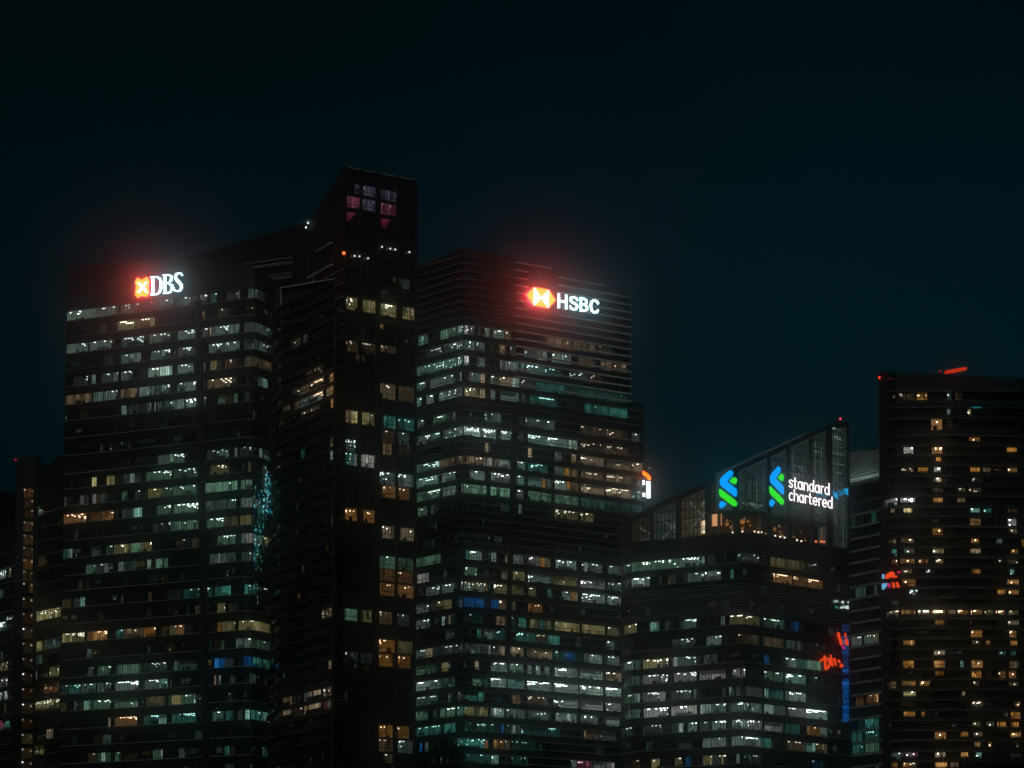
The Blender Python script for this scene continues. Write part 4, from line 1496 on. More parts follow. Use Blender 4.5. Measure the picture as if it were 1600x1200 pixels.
for j, v in enumerate(cl):
    f = fL[0]
    s0, z0 = f.hit(37.5 - j * .17, v + 8.2)
    s1, z1 = f.hit(53.5 - j * .12, v - 8.2)
    mb = MB()
    P = f.P
    E = rng.choice((.016, .022, .032, .05)) if j < 9 else rng.choice((.008, .012, .018))
    hue = rng.choice(('n', 'o', 'n', 'y'))
    G = lambda k: glow(HUES[hue], E * k)
    o = .9
    f.box(mb, s0 - .2, s1 + .2, z0 - .5, z0, 0, o + 1.0, M_CONC)
    n = 5
    for q in range(n):
        a, b = s0 + (s1 - s0) * q / n, s0 + (s1 - s0) * (q + 1) / n
        oa, ob = .3 + .9 * sin(pi * q / n), .3 + .9 * sin(pi * (q + 1) / n)
        mb.poly([P(a, z0, oa), P(b, z0, ob), P(b, z1, ob * .8), P(a, z1, oa * .8)], G(rng.choice((.6, 1, 1.3))))
    f.box(mb, s0 - .2, s1 + .2, z1, z1 + .3, 0, o + .6, M_CONC)
    lampm = glow((1, .85, .66), .55, name='lobby_lamp')
    f.box(mb, s0 + .1, s0 + .55, z1 - .6, z1 - .2, .8, 1.2, glow((1, .92, .85), rng.choice((.3, .6, 2)), name='lobby_lamp'))
    f.box(mb, s1 - .75, s1 - .2, z1 - 1.2, z1 - .6, 1.0, 1.4, glow((1, .7, .45), rng.choice((.1, .22, .35)), name='lobby_lamp'))
    T8.windows.append((1e8 - j, mb))
T8.close(30)
o_t8 = T8.finish()

pts = chain((23, 905, 1440), [(-60, 925)], [])
fE = facades(pts)
fE[0].set_top([(-60, 775), (0, 765), (24, 772)])
T9 = Tower('low_tower', 'low dark block cut off by the left edge, beside the narrow tower', 'office block', fE)
le = []
for oy, sc, y, txt in ((680, .275, 785, '0-36:w6d 50-66:r4d'), (680, .275, 905, '0-16:g3p'), (680, .275, 1085, '0-32:w6s'), (680, .275, 1052, '38-70:k3d'), (900, .25, 500, '0-18:k2p'),
                       (900, .25, 567, '0-48:y4d'), (900, .25, 665, '0-46:m6h'), (900, .25, 750, '0-20:k3d 28-50:w5d'), (900, .25, 830, '26-40:y3p'), (900, .25, 925, '0-30:p4d 32-62:t5d'),
                       (680, .275, 555, '-40-10:k1p')):
    for t in txt.split():
        rg, k = t.rsplit(':', 1)
        if rg.startswith('-'):
            continue
        a, b = rg.split('-')
        le.append((float(a) * sc, float(b) * sc, oy + y * sc, k[0], float(k[1]), k[2]))
b, l = cluster(fE[0], le, 7.0)
T9.skin(fE[0], b, l, rng, dim=.12, mull=(1.5, .14, .04))
for j in range(34):
    fE[0].strip(T9.mb('ledge'), 6 + 4.6 * j, .16, -.02, .3, M_FINDIM)
T9.close(30)
o_t9 = T9.finish()


# ================================================================== signs
def ext(mb, fac, pts, o0, o1, mat, side=None):
    """polygon given in picture pixels, laid on the facade and extruded"""
    fr = [fac.pix(u, v, o1) for u, v in pts]
    s = [fac.hit(u, v, o1) for u, v in pts]
    bk = [fac.P(ss, zz, o0) for ss, zz in s]
    # keep the ring anticlockwise as seen from outside
    ar = sum(s[i][0] * s[(i + 1) % len(s)][1] - s[(i + 1) % len(s)][0] * s[i][1] for i in range(len(s)))
    if ar < 0:
        fr.reverse()
        bk.reverse()
    mb.prism(fr, bk, mat, side)


def stroke(mb, fac, pts, o0, o1, mat, side=None, cap=True):
    """pen stroke with a width at each point, (u, v, w) in picture pixels"""
    n = len(pts)
    lf, rt = [], []
    for i, (x, y, w) in enumerate(pts):
        a = pts[max(i - 1, 0)]
        c = pts[min(i + 1, n - 1)]
        dx, dy = c[0] - a[0], c[1] - a[1]
        l = hypot(dx, dy) or 1
        nx, ny = -dy / l * w / 2, dx / l * w / 2
        if 0 < i < n - 1:
            d1 = Vector((x - a[0], y - a[1])).normalized()
            d2 = Vector((c[0] - x, c[1] - y)).normalized()
            m = max(.55, math.sqrt(max(.0, (1 + d1.dot(d2)) / 2)))
            nx, ny = nx / m, ny / m
        lf.append((x + nx, y + ny))
        rt.append((x - nx, y - ny))
    ce, cs = [], []
    if cap:
        for (x, y, w), (px, py, _), dst in ((pts[-1], pts[-2], ce), (pts[0], pts[1], cs)):
            ang = math.atan2(y - py, x - px)
            for k in range(1, 6):
                t = ang + pi / 2 - pi * k / 6
                dst.append((x + cos(t) * w / 2, y + sin(t) * w / 2))
    ring = lf + ce + rt[::-1] + cs
    # strips stay valid for curved strokes: one prism per piece
    if cap:
        ring_e = [lf[-1]] + ce + [rt[-1]]
        ring_s = [rt[0]] + cs + [lf[0]]
        ext(mb, fac, ring_e, o0, o1, mat, side)
        ext(mb, fac, ring_s, o0, o1, mat, side)
    for i in range(n - 1):
        ext(mb, fac, [lf[i], lf[i + 1], rt[i + 1], rt[i]], o0, o1, mat, side)


def arc(cx, cy, rx, ry, a0, a1, n=10, w=0.0, w1=None):
    out = []
    for i in range(n + 1):
        t = radians(a0 + (a1 - a0) * i / n)
        ww = w if w1 is None else w + (w1 - w) * sin(pi * i / n)
        out.append((cx + rx * cos(t), cy - ry * sin(t), ww))
    return out


def emit(col, e, name):
    return glow(col, e, sample=True, name=name)


M_WHITE = emit((0.50, 0.92, 1.0), 4.2, 'white_sign_light')
M_RED = emit((1.0, 0.044, 0.004), 20.0, 'red_sign_light')
M_RIM = emit((1.0, 0.008, 0.030), 9.0, 'added_red_edge_glow')  # edge glow added to throw crimson on wall and haze
M_RED2 = emit((1.0, 0.12, 0.006), 4.0, 'red_sign_light')
M_WHITE2 = emit((0.9, 0.97, 1.0), 3.2, 'white_sign_light')
M_SIDE = surf('sign_casing', (0.05, 0.05, 0.05), 0.5)

# --- sign on the left tower: pinched red square with a white cross, three serif letters
f = fD[0]
Z1 = lambda p: [(190 + x * .075, 400 + y * .075) + tuple(q * .075 for q in r) for x, y, *r in p]
c = f.pix(247, 450, 1.0)
S1 = thing('illuminated_sign', 'glowing red pinched square with white cross beside three white serif letters on the left tower', 'sign', c)
mb = MB()
ext(mb, f, Z1([(275, 545), (300, 500), (320, 460), (345, 462), (380, 485), (425, 490), (470, 470), (515, 437), (545, 450), (562, 480), (580, 520), (570, 575), (562, 640),
               (570, 700), (580, 760), (562, 800), (530, 840), (490, 850), (450, 838), (400, 840), (370, 852), (335, 875), (310, 850), (275, 800), (286, 740), (297, 660), (293, 600)]),
    .6, 1.2, M_RED, M_RIM)
em = mb.build('emblem', S1)
mb = MB()
stroke(mb, f, Z1([(350, 560, 30), (432, 650, 46), (515, 745, 30)]), 1.21, 1.34, M_WHITE)
stroke(mb, f, Z1([(508, 545, 30), (432, 650, 46), (348, 755, 30)]), 1.21, 1.36, M_WHITE)
mb.build('cross', em)
letters = [
    [Z1([(652, 440, 56), (652, 800, 56)]), Z1([(600, 442, 30), (735, 436, 30)]), Z1([(600, 806, 30), (735, 797, 30)]),
     Z1([(735, 436, 30), (790, 466, 48), (818, 530, 60), (824, 612, 62), (815, 690, 60), (788, 755, 48), (735, 797, 30)])],
    [Z1([(903, 405, 56), (903, 768, 56)]), Z1([(855, 400, 30), (985, 393, 30)]), Z1([(858, 778, 30), (985, 766, 30)]),
     Z1([(985, 393, 30), (1035, 425, 50), (1038, 490, 52), (990, 556, 32), (930, 570, 26)]),
     Z1([(975, 568, 28), (1048, 610, 56), (1055, 690, 56), (1020, 745, 44), (985, 766, 30)])],
    [Z1([(1270, 412, 34), (1243, 368, 32), (1190, 356, 34), (1135, 384, 50), (1118, 435, 58), (1145, 495, 62), (1200, 548, 64), (1245, 610, 62), (1246, 672, 56),
         (1208, 726, 40), (1150, 734, 32), (1100, 712, 32), (1086, 655, 28)])]]
for L_ in letters:
    mb = MB()
    for j, st in enumerate(L_):
        stroke(mb, f, st, .8, 1.0 + .004 * j, M_WHITE, M_SIDE, cap=False)
    mb.build('letter', S1)

# --- sign on the central tower: red hexagon with white bow tie, four bold letters
f = fH[2]
Z2 = lambda p: [(810 + x * .0875, 430 + y * .0875) + tuple(q * .0875 for q in r) for x, y, *r in p]
S2 = thing('illuminated_sign', 'glowing red hexagon with white bow tie beside four bold white letters on the central tower', 'sign', f.pix(880, 470, 1.5))
mb = MB()
Pq = {'l': (140, 350), 'tl': (280, 215), 'tr': (545, 260), 'r': (665, 443), 'br': (540, 588), 'bl': (275, 540), 'c': (408, 402)}
for tri in (('l', 'tl', 'bl'), ('tl', 'tr', 'c'), ('tr', 'r', 'br'), ('bl', 'c', 'br')):
    ext(mb, f, Z2([Pq[k] for k in tri]), 1.0, 1.6, M_RED, M_RIM)
em = mb.build('emblem', S2)
mb = MB()
for tri in (('tl', 'c', 'bl'), ('tr', 'br', 'c')):
    ext(mb, f, Z2([Pq[k] for k in tri]), 1.0, 1.6, M_WHITE)
mb.build('bow_tie', em)
W = 42


def sk(x, y, x0):      # letters follow the ledges: shear by the slope of the facade
    return x, y + (x - x0) * .155


def Z2s(p, y0):
    return Z2([(x, y0 + y + (x - 690) * .155, *r) for x, y, *r in p])


y0 = 322
Ls = [
    [[(722, 0, W), (722, 262, W)], [(853, 0, W), (853, 262, W)], [(722, 131, 40), (853, 131, 40)]],
    [[(1062, 78, 39), (1040, 40, 41), (985, 26, 39), (935, 46, 42), (928, 88, 44), (965, 118, 42), (1015, 136, 42), (1048, 170, 44), (1044, 214, 42), (1000, 240, 39),
      (945, 234, 39), (918, 186, 39)]],
    [[(1115, 2, W), (1115, 264, W)], [(1115, 27, 38), (1180, 27, 38), (1212, 44, 39), (1214, 96, 39), (1180, 124, 34), (1115, 127, 34)],
     [(1180, 127, 34), (1224, 152, 42), (1226, 206, 42), (1190, 236, 39), (1115, 238, 38)]],
    [[(1428, 78, 41), (1404, 38, 42), (1352, 24, 41), (1306, 54, 44), (1292, 131, 45), (1308, 210, 44), (1354, 240, 41), (1406, 222, 42), (1428, 178, 39)]]]
for L_ in Ls:
    mb = MB()
    for j, st in enumerate(L_):
        stroke(mb, f, Z2s(st, y0), 1.0, 1.2 + .004 * j, M_WHITE, M_SIDE, cap=False)
    mb.build('letter', S2)

# --- emblem and lettering on the glass crown
M_BLUE = emit((0.0, 0.34, 1.0), 1.25, 'blue_sign_light')
M_GREEN = emit((0.03, 0.78, 0.01), 1.2, 'green_sign_light')
M_PINKW = emit((1.0, 0.88, 0.92), 2.0, 'white_sign_light')
Z3 = lambda p: [(1100 + x * .15, 710 + y * .15) + tuple(q * .15 for q in r) for x, y, *r in p]
EB = [(270, 165), (290, 168), (303, 185), (303, 210), (295, 225), (240, 280), (335, 355), (345, 370), (345, 425), (335, 443), (320, 440), (180, 330), (165, 310), (163, 275), (175, 245), (255, 172)]
EG = [(155, 370), (163, 358), (178, 362), (330, 480), (345, 500), (347, 520), (335, 540), (315, 543), (300, 537), (172, 440), (158, 420)]
DG = [(262, 278), (300, 240), (320, 237), (340, 250), (347, 272), (340, 300), (322, 313), (300, 305)]
DB = [(237, 518), (205, 492), (185, 487), (163, 500), (156, 525), (163, 552), (182, 562), (202, 553)]


def tri_ext(mb, fac, pts, o0, o1, mat):
    ext(mb, fac, pts, o0, o1, mat)


def emblem(root, fac, tf):
    for nm, P_, m in (('ribbon', EB, M_BLUE), ('ribbon', EG, M_GREEN), ('drop', DG, M_GREEN), ('drop', DB, M_BLUE)):
        mb = MB()
        ext(mb, fac, Z3([tf(x, y) for x, y in P_]), .9, 1.2, m, M_SIDE)
        mb.build(nm, root)


S3 = thing('illuminated_sign', 'blue and green ribbon emblem alone on the left face of the glass crown', 'sign', fC[1].pix(1138, 765, 1.2))
emblem(S3, fC[1], lambda x, y: (x, y))
S4 = thing('illuminated_sign', 'blue and green ribbon emblem beside two lines of rounded white lettering on the glass crown', 'sign', fC[2].pix(1250, 765, 1.2))
emblem(S4, fC[2], lambda x, y: (679 + (x - 155) * .815, 125 + (y - 165) * 1.062))
SWP = 12.5


def glyph(ch):
    """rounded lower-case letters, x 0..1 of the cell, y 0 at the baseline and 1 at x-height"""
    A = lambda cx, cy, rx, ry, a0, a1, n=10: [(cx + rx * cos(radians(a0 + (a1 - a0) * i / n)), cy + ry * sin(radians(a0 + (a1 - a0) * i / n))) for i in range(n + 1)]
    if ch == 's':
        return [[(.84, .84), (.66, .97), (.40, .98), (.20, .84), (.20, .66), (.40, .54), (.64, .46), (.82, .33), (.80, .14), (.60, .02), (.34, .02), (.14, .16)]]
    if ch == 't':
        return [[(.40, 1.42), (.40, .28), (.48, .08), (.66, .02), (.82, .05)], [(.12, .96), (.80, .96)]]
    if ch == 'a':
        return [A(.46, .5, .34, .5, 0, 360, 14), [(.84, 1.0), (.84, .0)]]
    if ch == 'n':
        return [[(.16, 1.0), (.16, 0)], [(.16, .62)] + A(.49, .64, .33, .35, 165, 0, 8) + [(.82, 0)]]
    if ch == 'd':
        return [A(.46, .5, .34, .5, 0, 360, 14), [(.84, 1.55), (.84, 0)]]
    if ch == 'r':
        return [[(.26, 1.0), (.26, 0)], [(.26, .60), (.36, .86), (.56, .98), (.80, .96)]]
    if ch == 'c':
        return [A(.54, .5, .36, .5, 48, 312, 12)]
    if ch == 'h':
        return [[(.16, 1.55), (.16, 0)], [(.16, .62)] + A(.49, .64, .33, .35, 165, 0, 8) + [(.82, 0)]]
    if ch == 'e':
        return [[(.16, .50), (.86, .50)] + A(.51, .5, .36, .5, 10, 312, 14)]


for word, xa, xb, yb in (('standard', 880, 1312, 338), ('chartered', 880, 1342, 472)):
    n = len(word)
    wd = {'t': .80, 'r': .78, 's': .92, 'c': .96}
    tot = sum(wd.get(ch, 1.08) for ch in word)
    x = xa
    for ch in word:
        cw = (xb - xa) * wd.get(ch, 1.08) / tot
        mb = MB()
        for j, st in enumerate(glyph(ch)):
            q = []
            for gx, gy in st:
                px = x + gx * cw
                q.append((px, yb + (px - xa) * .198 - gy * 76 + 0, SWP))
            stroke(mb, fC[2], Z3(q), 1.0, 1.15 + .004 * j, M_PINKW, M_SIDE)
        mb.build('letter', S4)
        x += cw

# --- narrow sign standing out from the side of the central tower
side = Fac(fH[3].P(fH[3].len - 2.0, 0, .4)[:2], (fH[3].P(fH[3].len, 0, 0).x + 4.0, fH[3].P(fH[3].len, 0, 0).y - .3))
Z4 = lambda p: [(980 + x * .0375, 720 + y * .0375) for x, y in p]
S5 = thing('projecting_sign', 'small orange arc over a white bar jutting from the central tower at its right edge', 'sign', side.pix(1010, 760, .3))
mb = MB()
ext(mb, side, Z4([(668, 430), (720, 445), (860, 540), (955, 645), (1000, 760), (965, 800), (885, 780), (830, 690), (760, 625), (660, 570)]), 0, .5, M_RED2)
mb.build('arc', S5)
mb = MB()
ext(mb, side, [(1010.6, 752), (1016, 752), (1016.3, 778), (1011, 778)], 0, .5, M_WHITE2)
ext(mb, side, [(1004.6, 750.5), (1007.6, 750.5), (1007.6, 757), (1004.8, 757)], 0, .5, M_WHITE2)
ext(mb, side, [(1005, 770), (1008, 770), (1008, 776), (1004.8, 776)], 0, .5, M_WHITE2)
mb.build('letter', S5)
mb = MB()
for v in (744, 754, 773):
    s, z = side.hit(1004, v)
    side.box(mb, s - 1.5, s + 2.0, z, z + .15, -.3, -.02, M_FRAME)
mb.build('bracket', S5)

# --- red and blue sign reflection, put in as glowing pieces, low on the right tower
rf = Fac(fR[2].P(-9.0, 0, 2.0)[:2], fR[2].P(16, 0, 2.0)[:2])
Z5 = lambda p: [(1360 + x * .0375, 880 + y * .0375) for x, y in p]
S6 = thing('sign_reflection', 'small red and pale blue sign reflection at the left edge of the right tower', 'sign', rf.pix(1390, 905, .2))
M_NRED = emit((1.0, 0.07, 0.012), 1.1, 'red_reflection_glow')
M_NCYAN = emit((0.22, 0.62, 1.0), 0.85, 'pale_blue_reflection_glow')
M_NMAG = emit((0.85, 0.02, 0.16), 0.8, 'magenta_reflection_glow')
mb = MB()
ext(mb, rf, Z5([(600, 560), (690, 430), (850, 345), (960, 360), (985, 500), (1085, 535), (1085, 590), (950, 615), (820, 560), (700, 650), (610, 640)]), 0, .3, M_NRED)
mb.build('tube', S6)  # piece of the reflection made to glow, no real tube
mb = MB()
ext(mb, rf, Z5([(1120, 340), (1205, 330), (1215, 400), (1140, 420)]), 0, .3, M_NMAG)
mb.build('tube', S6)
mb = MB()
ext(mb, rf, Z5([(900, 790), (965, 800), (1000, 1000), (930, 1030)]), 0, .3, M_NRED)
mb.build('tube', S6)
mb = MB()
ext(mb, rf, Z5([(1050, 775), (1120, 800), (1215, 1000), (1095, 1000)]), 0, .3, M_NRED)
mb.build('tube', S6)
mb = MB()
ext(mb, rf, Z5([(490, 440), (560, 480), (530, 660), (475, 640)]), 0, .3, M_NCYAN)
mb.build('tube', S6)
mb = MB()
ext(mb, rf, Z5([(470, 850), (680, 830), (645, 960), (530, 1100), (478, 1090)]), 0, .3, M_NCYAN)
mb.build('tube', S6)
mb = MB()
ext(mb, rf, Z5([(710, 830), (800, 840), (812, 960), (722, 1020)]), 0, .3, M_NMAG)
mb.build('tube', S6)
mb = MB()
mb = MB()
for v in (897, 910):
    s, z = rf.hit(1378, v)
    rf.box(mb, s, rf.hit(1405, v)[0], z, z + .12, -1.2, -.02, M_FRAME)
mb.build('bracket', S6)

# --- red and blue reflections put in as glowing shapes on the crowned tower
cf = fC[3]
S7 = thing('sign_reflection', 'red scribbled sign reflection beside a tall blue reflected column on the crowned tower', 'sign', cf.pix(1305, 1035, .5))
r7 = random.Random(9)
for st in ([(1282, 1033, 2), (1288, 1029, 2.4)], [(1288.5, 1024, 2), (1290, 1034, 3), (1290.5, 1045, 2.4)], [(1289, 1027, 2), (1295.5, 1030, 3), (1298, 1037, 3.2), (1294, 1044, 3), (1290, 1046.5, 2)],
           [(1298.5, 1023, 1.6), (1299.5, 1031, 2.4), (1302, 1041, 2)], [(1295, 1034, 1.6), (1300, 1031, 2.2), (1305, 1030, 1.6)], [(1304.5, 1028, 1.8), (1305.5, 1034, 2.2), (1306.5, 1040, 1.6)],
           [(1309, 1033, 1.4), (1311, 1031.5, 1.8), (1313.5, 1036, 1.8)], [(1314, 1038, 1.8), (1314.8, 1043, 2)], [(1316.8, 1037, 1.2), (1317.4, 1042, 1.4)],
           [(1310.2, 988, 3), (1312, 996, 3.6), (1314.5, 1002, 4), (1315.4, 1008, 3)], [(1321.5, 989, 1.5), (1321.8, 996, 1.6)], [(1322.6, 998, 3), (1323.8, 1003, 4.4), (1323.6, 1008, 4.6)]):
    mb = MB()
    stroke(mb, fC[2] if st[-1][0] < 1297 else cf, st, .5, .8, M_NRED, M_NRED, cap=False)
    mb.build('tube', S7)  # glowing stroke of the reflection, no real tube
mb = MB()
ext(mb, cf, [(1315, 1009), (1319, 1010), (1321, 1014), (1318, 1014)], .5, .75, M_NMAG)
mb.build('tube', S7)  # glowing piece of the reflection, no real tube
S8 = thing('reflected_light_column', 'tall narrow blue reflection running down the corner of the crowned tower', 'reflection', cf.pix(1321, 1050, .3))
mb = MB()
v = 976
while v < 1122:
    h = r7.uniform(3, 8)
    if r7.random() < .92:
        u0 = 1316 + r7.uniform(-1.5, 2) + (v - 976) * .012
        ext(mb, cf, [(u0, v), (1326.5, v), (1326.5, v + h), (u0, v + h)], .2, .4, glow((.01, .22, .85), r7.choice((.08, .16, .25, .38)), name='blue_reflection_glow'))
    v += h + r7.uniform(.4, 1.2)
mb.build('reflected_column', S8)  # reflected column drawn as stacked glowing blue pieces
mb = MB()
ext(mb, cf, [(1314.4, 976), (1315.2, 976), (1316.6, 1122), (1315.8, 1122)], .0, .5, M_FRAME)
mb.build('frame', S8)  # dark strip added for the reflected column alone

# reflected lettering put in as glowing cyan pieces by the crown corner
S9 = thing('sign_reflection', 'short broken cyan reflection behind the last white letters at the crown corner', 'sign', fC[3].pix(1308, 772, .3))
mb = MB()
for (u, v, w, h, e) in ((1275, 773, 4, 3, .3), (1281, 772, 6, 3, .4), (1288, 774, 5, 3, .4), (1299, 766, 4, 4, .8), (1303, 770, 5, 7, .9), (1306.5, 774, 3, 6, .8), (1309, 767, 4, 2, .6), (1311, 771.5, 5, 2.5, .6),
                        (1314, 768, 2, 5, .5), (1316, 765, 1.2, 6, .5), (1319.5, 763.5, 2, 9, .8), (1322.5, 763.5, 2.6, 10, .9)):
    g = fC[2] if u < 1296 else fC[3]
    ext(mb, g, [(u, v), (u + w, v - .6), (u + w, v + h), (u + w * .4, v + h)], .3, .5, glow((.01, .42, .85), e, name='cyan_glow'))
mb.build('tube', S9)  # glowing pieces of the reflected letters, no real tube
mb = MB()
ext(mb, fC[3], [(1299, 762.2), (1325, 761.6), (1325, 762.4), (1299, 763)], .05, .3, M_FRAME)
mb.build('rail', S9)  # added with the reflected letters, no real rail

# --- speckled reflection put in as glowing chips on the corner of the crowned tower
r10 = random.Random(10)
mb = MB()
S10c = fC[2].pix(1290, 910, .6)
for q in range(330):
    t = r10.random()
    u = 1215 + 110 * t + r10.gauss(0, 3)
    v = 872 + 70 * (t * .75) + r10.gauss(0, 17) + 12 * sin(t * 9)
    if not (1212 < u < 1325 and 862 < v < 975) or (u < 1284 and 884 < v < 925):
        continue
    g = fC[2] if u < 1297 else fC[3]
    o1 = r10.uniform(.4, 1.1)
    w = r10.uniform(.35, 1.0)
    ext(mb, g, [(u, v), (u + w, v - r10.uniform(0, .4)), (u + w * .7, v + r10.uniform(.3, 1.3))], o1 - .05, o1,
        glow(r10.choice(((.6, .8, .72), (.7, .9, .85), (.35, .6, .5))), r10.choice((.02, .03, .05, .1, .2)), name='glint_glow'))
o = mb.build('reflected_glints', origin=S10c)
tag(o, 'scatter of tiny pale reflected glints over the dark right corner below the glass crown', 'string lights')  # glowing chips of the speckled reflection, no lights strung here
mb = MB()
for (u, v, w, h) in ((1304, 938, 2, 4), (1307, 937.5, 2.4, 4), (1316, 939, 2.5, 4), (1325, 939, 1.5, 4), (1314, 948, 3, 3), (1317.5, 946, 2.5, 4.5), (1320.5, 947, 3, 4), (1324, 946, 2, 6)):
    ext(mb, fC[3], [(u, v), (u + w, v), (u + w, v + h), (u, v + h * .8)], .3, .5, glow((.8, 1, .92), r10.choice((.5, .9)), name='glint_glow'))
for (u, v) in ((1306, 947), (1308, 949)):
    ext(mb, fC[3], [(u, v), (u + 1.6, v), (u + 1.6, v + 2), (u, v + 2)], .3, .5, glow((.05, .8, .5), .5, name='glint_glow'))
o = mb.build('small_sign', origin=fC[3].pix(1315, 944, .4))
tag(o, 'tiny bright white two line sign on the right corner of the crowned tower', 'sign')

# --- cyan reflection put in as glowing strings down the right end of the left tower
r11 = random.Random(12)
S11 = thing('reflected_light_curtain', 'tangled cyan reflections running down the right end of the left tower', 'reflected light strings', fD[2].pix(405, 840, .6))


def dface(u):
    for g in fD[1:]:
        if u < (397.5 if g is fD[1] else 412 if g is fD[2] else 999):
            return g
    return fD[3]


strands = []
for q in range(44):
    t = r11.random()
    u = 396 + 30 * r11.random() ** .8
    if u > 412:
        v0, v1 = r11.uniform(728, 780), r11.uniform(770, 812)
    else:
        v0, v1 = r11.uniform(735, 860), 0
        v1 = v0 + r11.uniform(10, 50)
    strands.append((u, v0, v1))
for q in range(16):
    u = 397 + r11.uniform(0, 7)
    v0 = r11.uniform(800, 915)
    strands.append((u, v0, min(945, v0 + r11.uniform(15, 60))))
for (u, v0, v1) in strands:
    mb = MB()
    colr = r11.choice(((.06, .55, .62), (.25, .8, .8), (.02, .30, .55), (.5, .9, .85), (.03, .45, .45), (.1, .6, .4), (.55, .85, 1.0)))
    rad = r11.choice((.05, .08, .12))
    v = v0
    x = u
    pts_, lit_ = [], []
    while v < v1:
        e_ = r11.choice((.12, .25, .5, .9, 1.5, 0, 0))
        for q in range(r11.randint(1, 3)):
            pts_.append(dface(x).pix(x, v, .5))
            lit_.append(e_)
            x += r11.uniform(-.55, .55)
            v += r11.uniform(1.4, 3.0)
        x = u + r11.uniform(-1.3, 1.3)
        lit_[-1] = 0
    if len(pts_) < 2:
        continue
    n0 = len(mb.f)
    mb.tube(pts_, rad, M_FRAME, 4)
    for i in range(len(pts_) - 1):
        if lit_[i]:
            for k in range(4):
                mb.m[n0 + i * 4 + k] = mb.mi(glow(colr, lit_[i], name='reflected_light_string'))
    mb.build('reflected_strand', S11)  # glowing run of the reflection, no cord hangs here


# ================================================================== small lamps and roof things
def lamp_post(name, label, cat, p, r, col, e, h=1.6, group=None):
    """small warning lamp on a short post"""
    p = Vector(p)
    t = thing(name, label, cat, (p.x, p.y, p.z - h), group)
    mb = MB()
    mb.tube([p - Vector((0, 0, h)), p - Vector((0, 0, r * .6))], .07, M_FRAME, 6)
    mb.build('post', t)
    mb = MB()
    mb.ball(p, r, emit(col, e, 'warning_lamp'), 8)
    mb.build('lamp', t)
    return t


RED = (1.0, .06, .09)
lamp_post('warning_light', 'small red warning lamp above the tip of the glass crown', 'warning light', fC[3].pix(1313, 654.5, -1), .34, RED, 1.6, 2.4)
lamp_post('warning_light', 'dull red warning lamp on top of the narrow left edge tower', 'warning light', fL[0].pix(24.5, 718, .6), .42, (.8, .02, .08), .5, 1.2)
lamp_post('warning_light', 'tiny red warning lamp between the left tower and the balcony tower', 'warning light', fD[3].pix(426.5, 703, .6), .26, (.8, .02, .1), .35, 1.0)
lamp_post('warning_light', 'red warning lamp at the left roof corner of the amber windowed right tower', 'warning light', fR[0].pix(1374, 590, .9), .36, (1, .05, .03), 1.6, 1.0)
lamp_post('warning_light', 'faint red lamp just left of the red roof bar on the right tower', 'warning light', fR[3].pix(1469, 580.3, -3), .3, (.8, .04, .05), .5, 1.4)
lamp_post('warning_light', 'orange lamp on the dark upper front of the tallest tower', 'warning light', fS[1].pix(537.3, 395.5, .5), .52, (1, .16, .03), 2.2, .9)
lamp_post('roof_lamp', 'faint white lamp above the roof of the left tower, right of the sign', 'roof lamp', fD[0].pix(278.5, 399, -2), .22, (.8, .9, .9), .35, 1.5)
lamp_post('roof_lamp', 'tiny white lamp above the orange arc sign on the central tower', 'roof lamp', side.pix(1015.4, 731.3, .2), .2, (1, .85, .9), .9, 1.2)
# floodlight pair by the slanted roof
FL = thing('floodlight', 'pair of white floodlights at the foot of the slanted roof of the tallest tower', 'floodlight', fS[0].pix(479, 360, .5))
mb = MB()
for u, v, e in ((481.5, 348.3, 1.6), (478.6, 355.3, 2.2)):
    s, z = fS[0].hit(u, v, 1.0)
    p = fS[0].P(s, z, 1.0)
    mb.ball(p, .32, glow((.85, 1, .95), e, name='floodlight_lens'), 8)
mb.build('lamp', FL)
mb = MB()
p0 = fS[0].pix(479.3, 362, .9)
p1 = fS[0].pix(480.5, 343, .9)
mb.tube([p0, p1], .13, M_FRAME, 5)
for v in (344, 346.5):
    mb.tube([fS[0].pix(477, v, .9), fS[0].pix(485, v + 1.5, .9)], .12, glow((.4, .55, .5), .12, name='glowing_steel'), 5)
mb.build('mast', FL)
# spot lamps on the front of the tallest tower
SPOTL = ((880, 913, 1.2), (925, 917, .9), (1000, 935, 1.2), (1125, 833, 1.2), (1200, 848, 1.3), (1243, 856, 1.3), (1370, 880, 1.4))
for x, y, e in SPOTL:
    g = fS[1] if 400 + x * .175 < 592 else fS[2]
    c = g.pix(400 + x * .175, 240 + y * .175, .6)
    t = thing('spot_lamp', 'small white spot lamp high on the dark front of the tallest tower', 'spot lamp', c, 'spot lamps high on the tallest tower')
    mb = MB()
    mb.ball(c, .27, glow((1, .95, .85), e, name='spot_lamp'), 8)
    mb.build('lamp', t)
    mb = MB()
    mb.tube([c - g.n * .7, c - g.n * .2], .12, M_FRAME, 6)
    mb.build('arm', t)
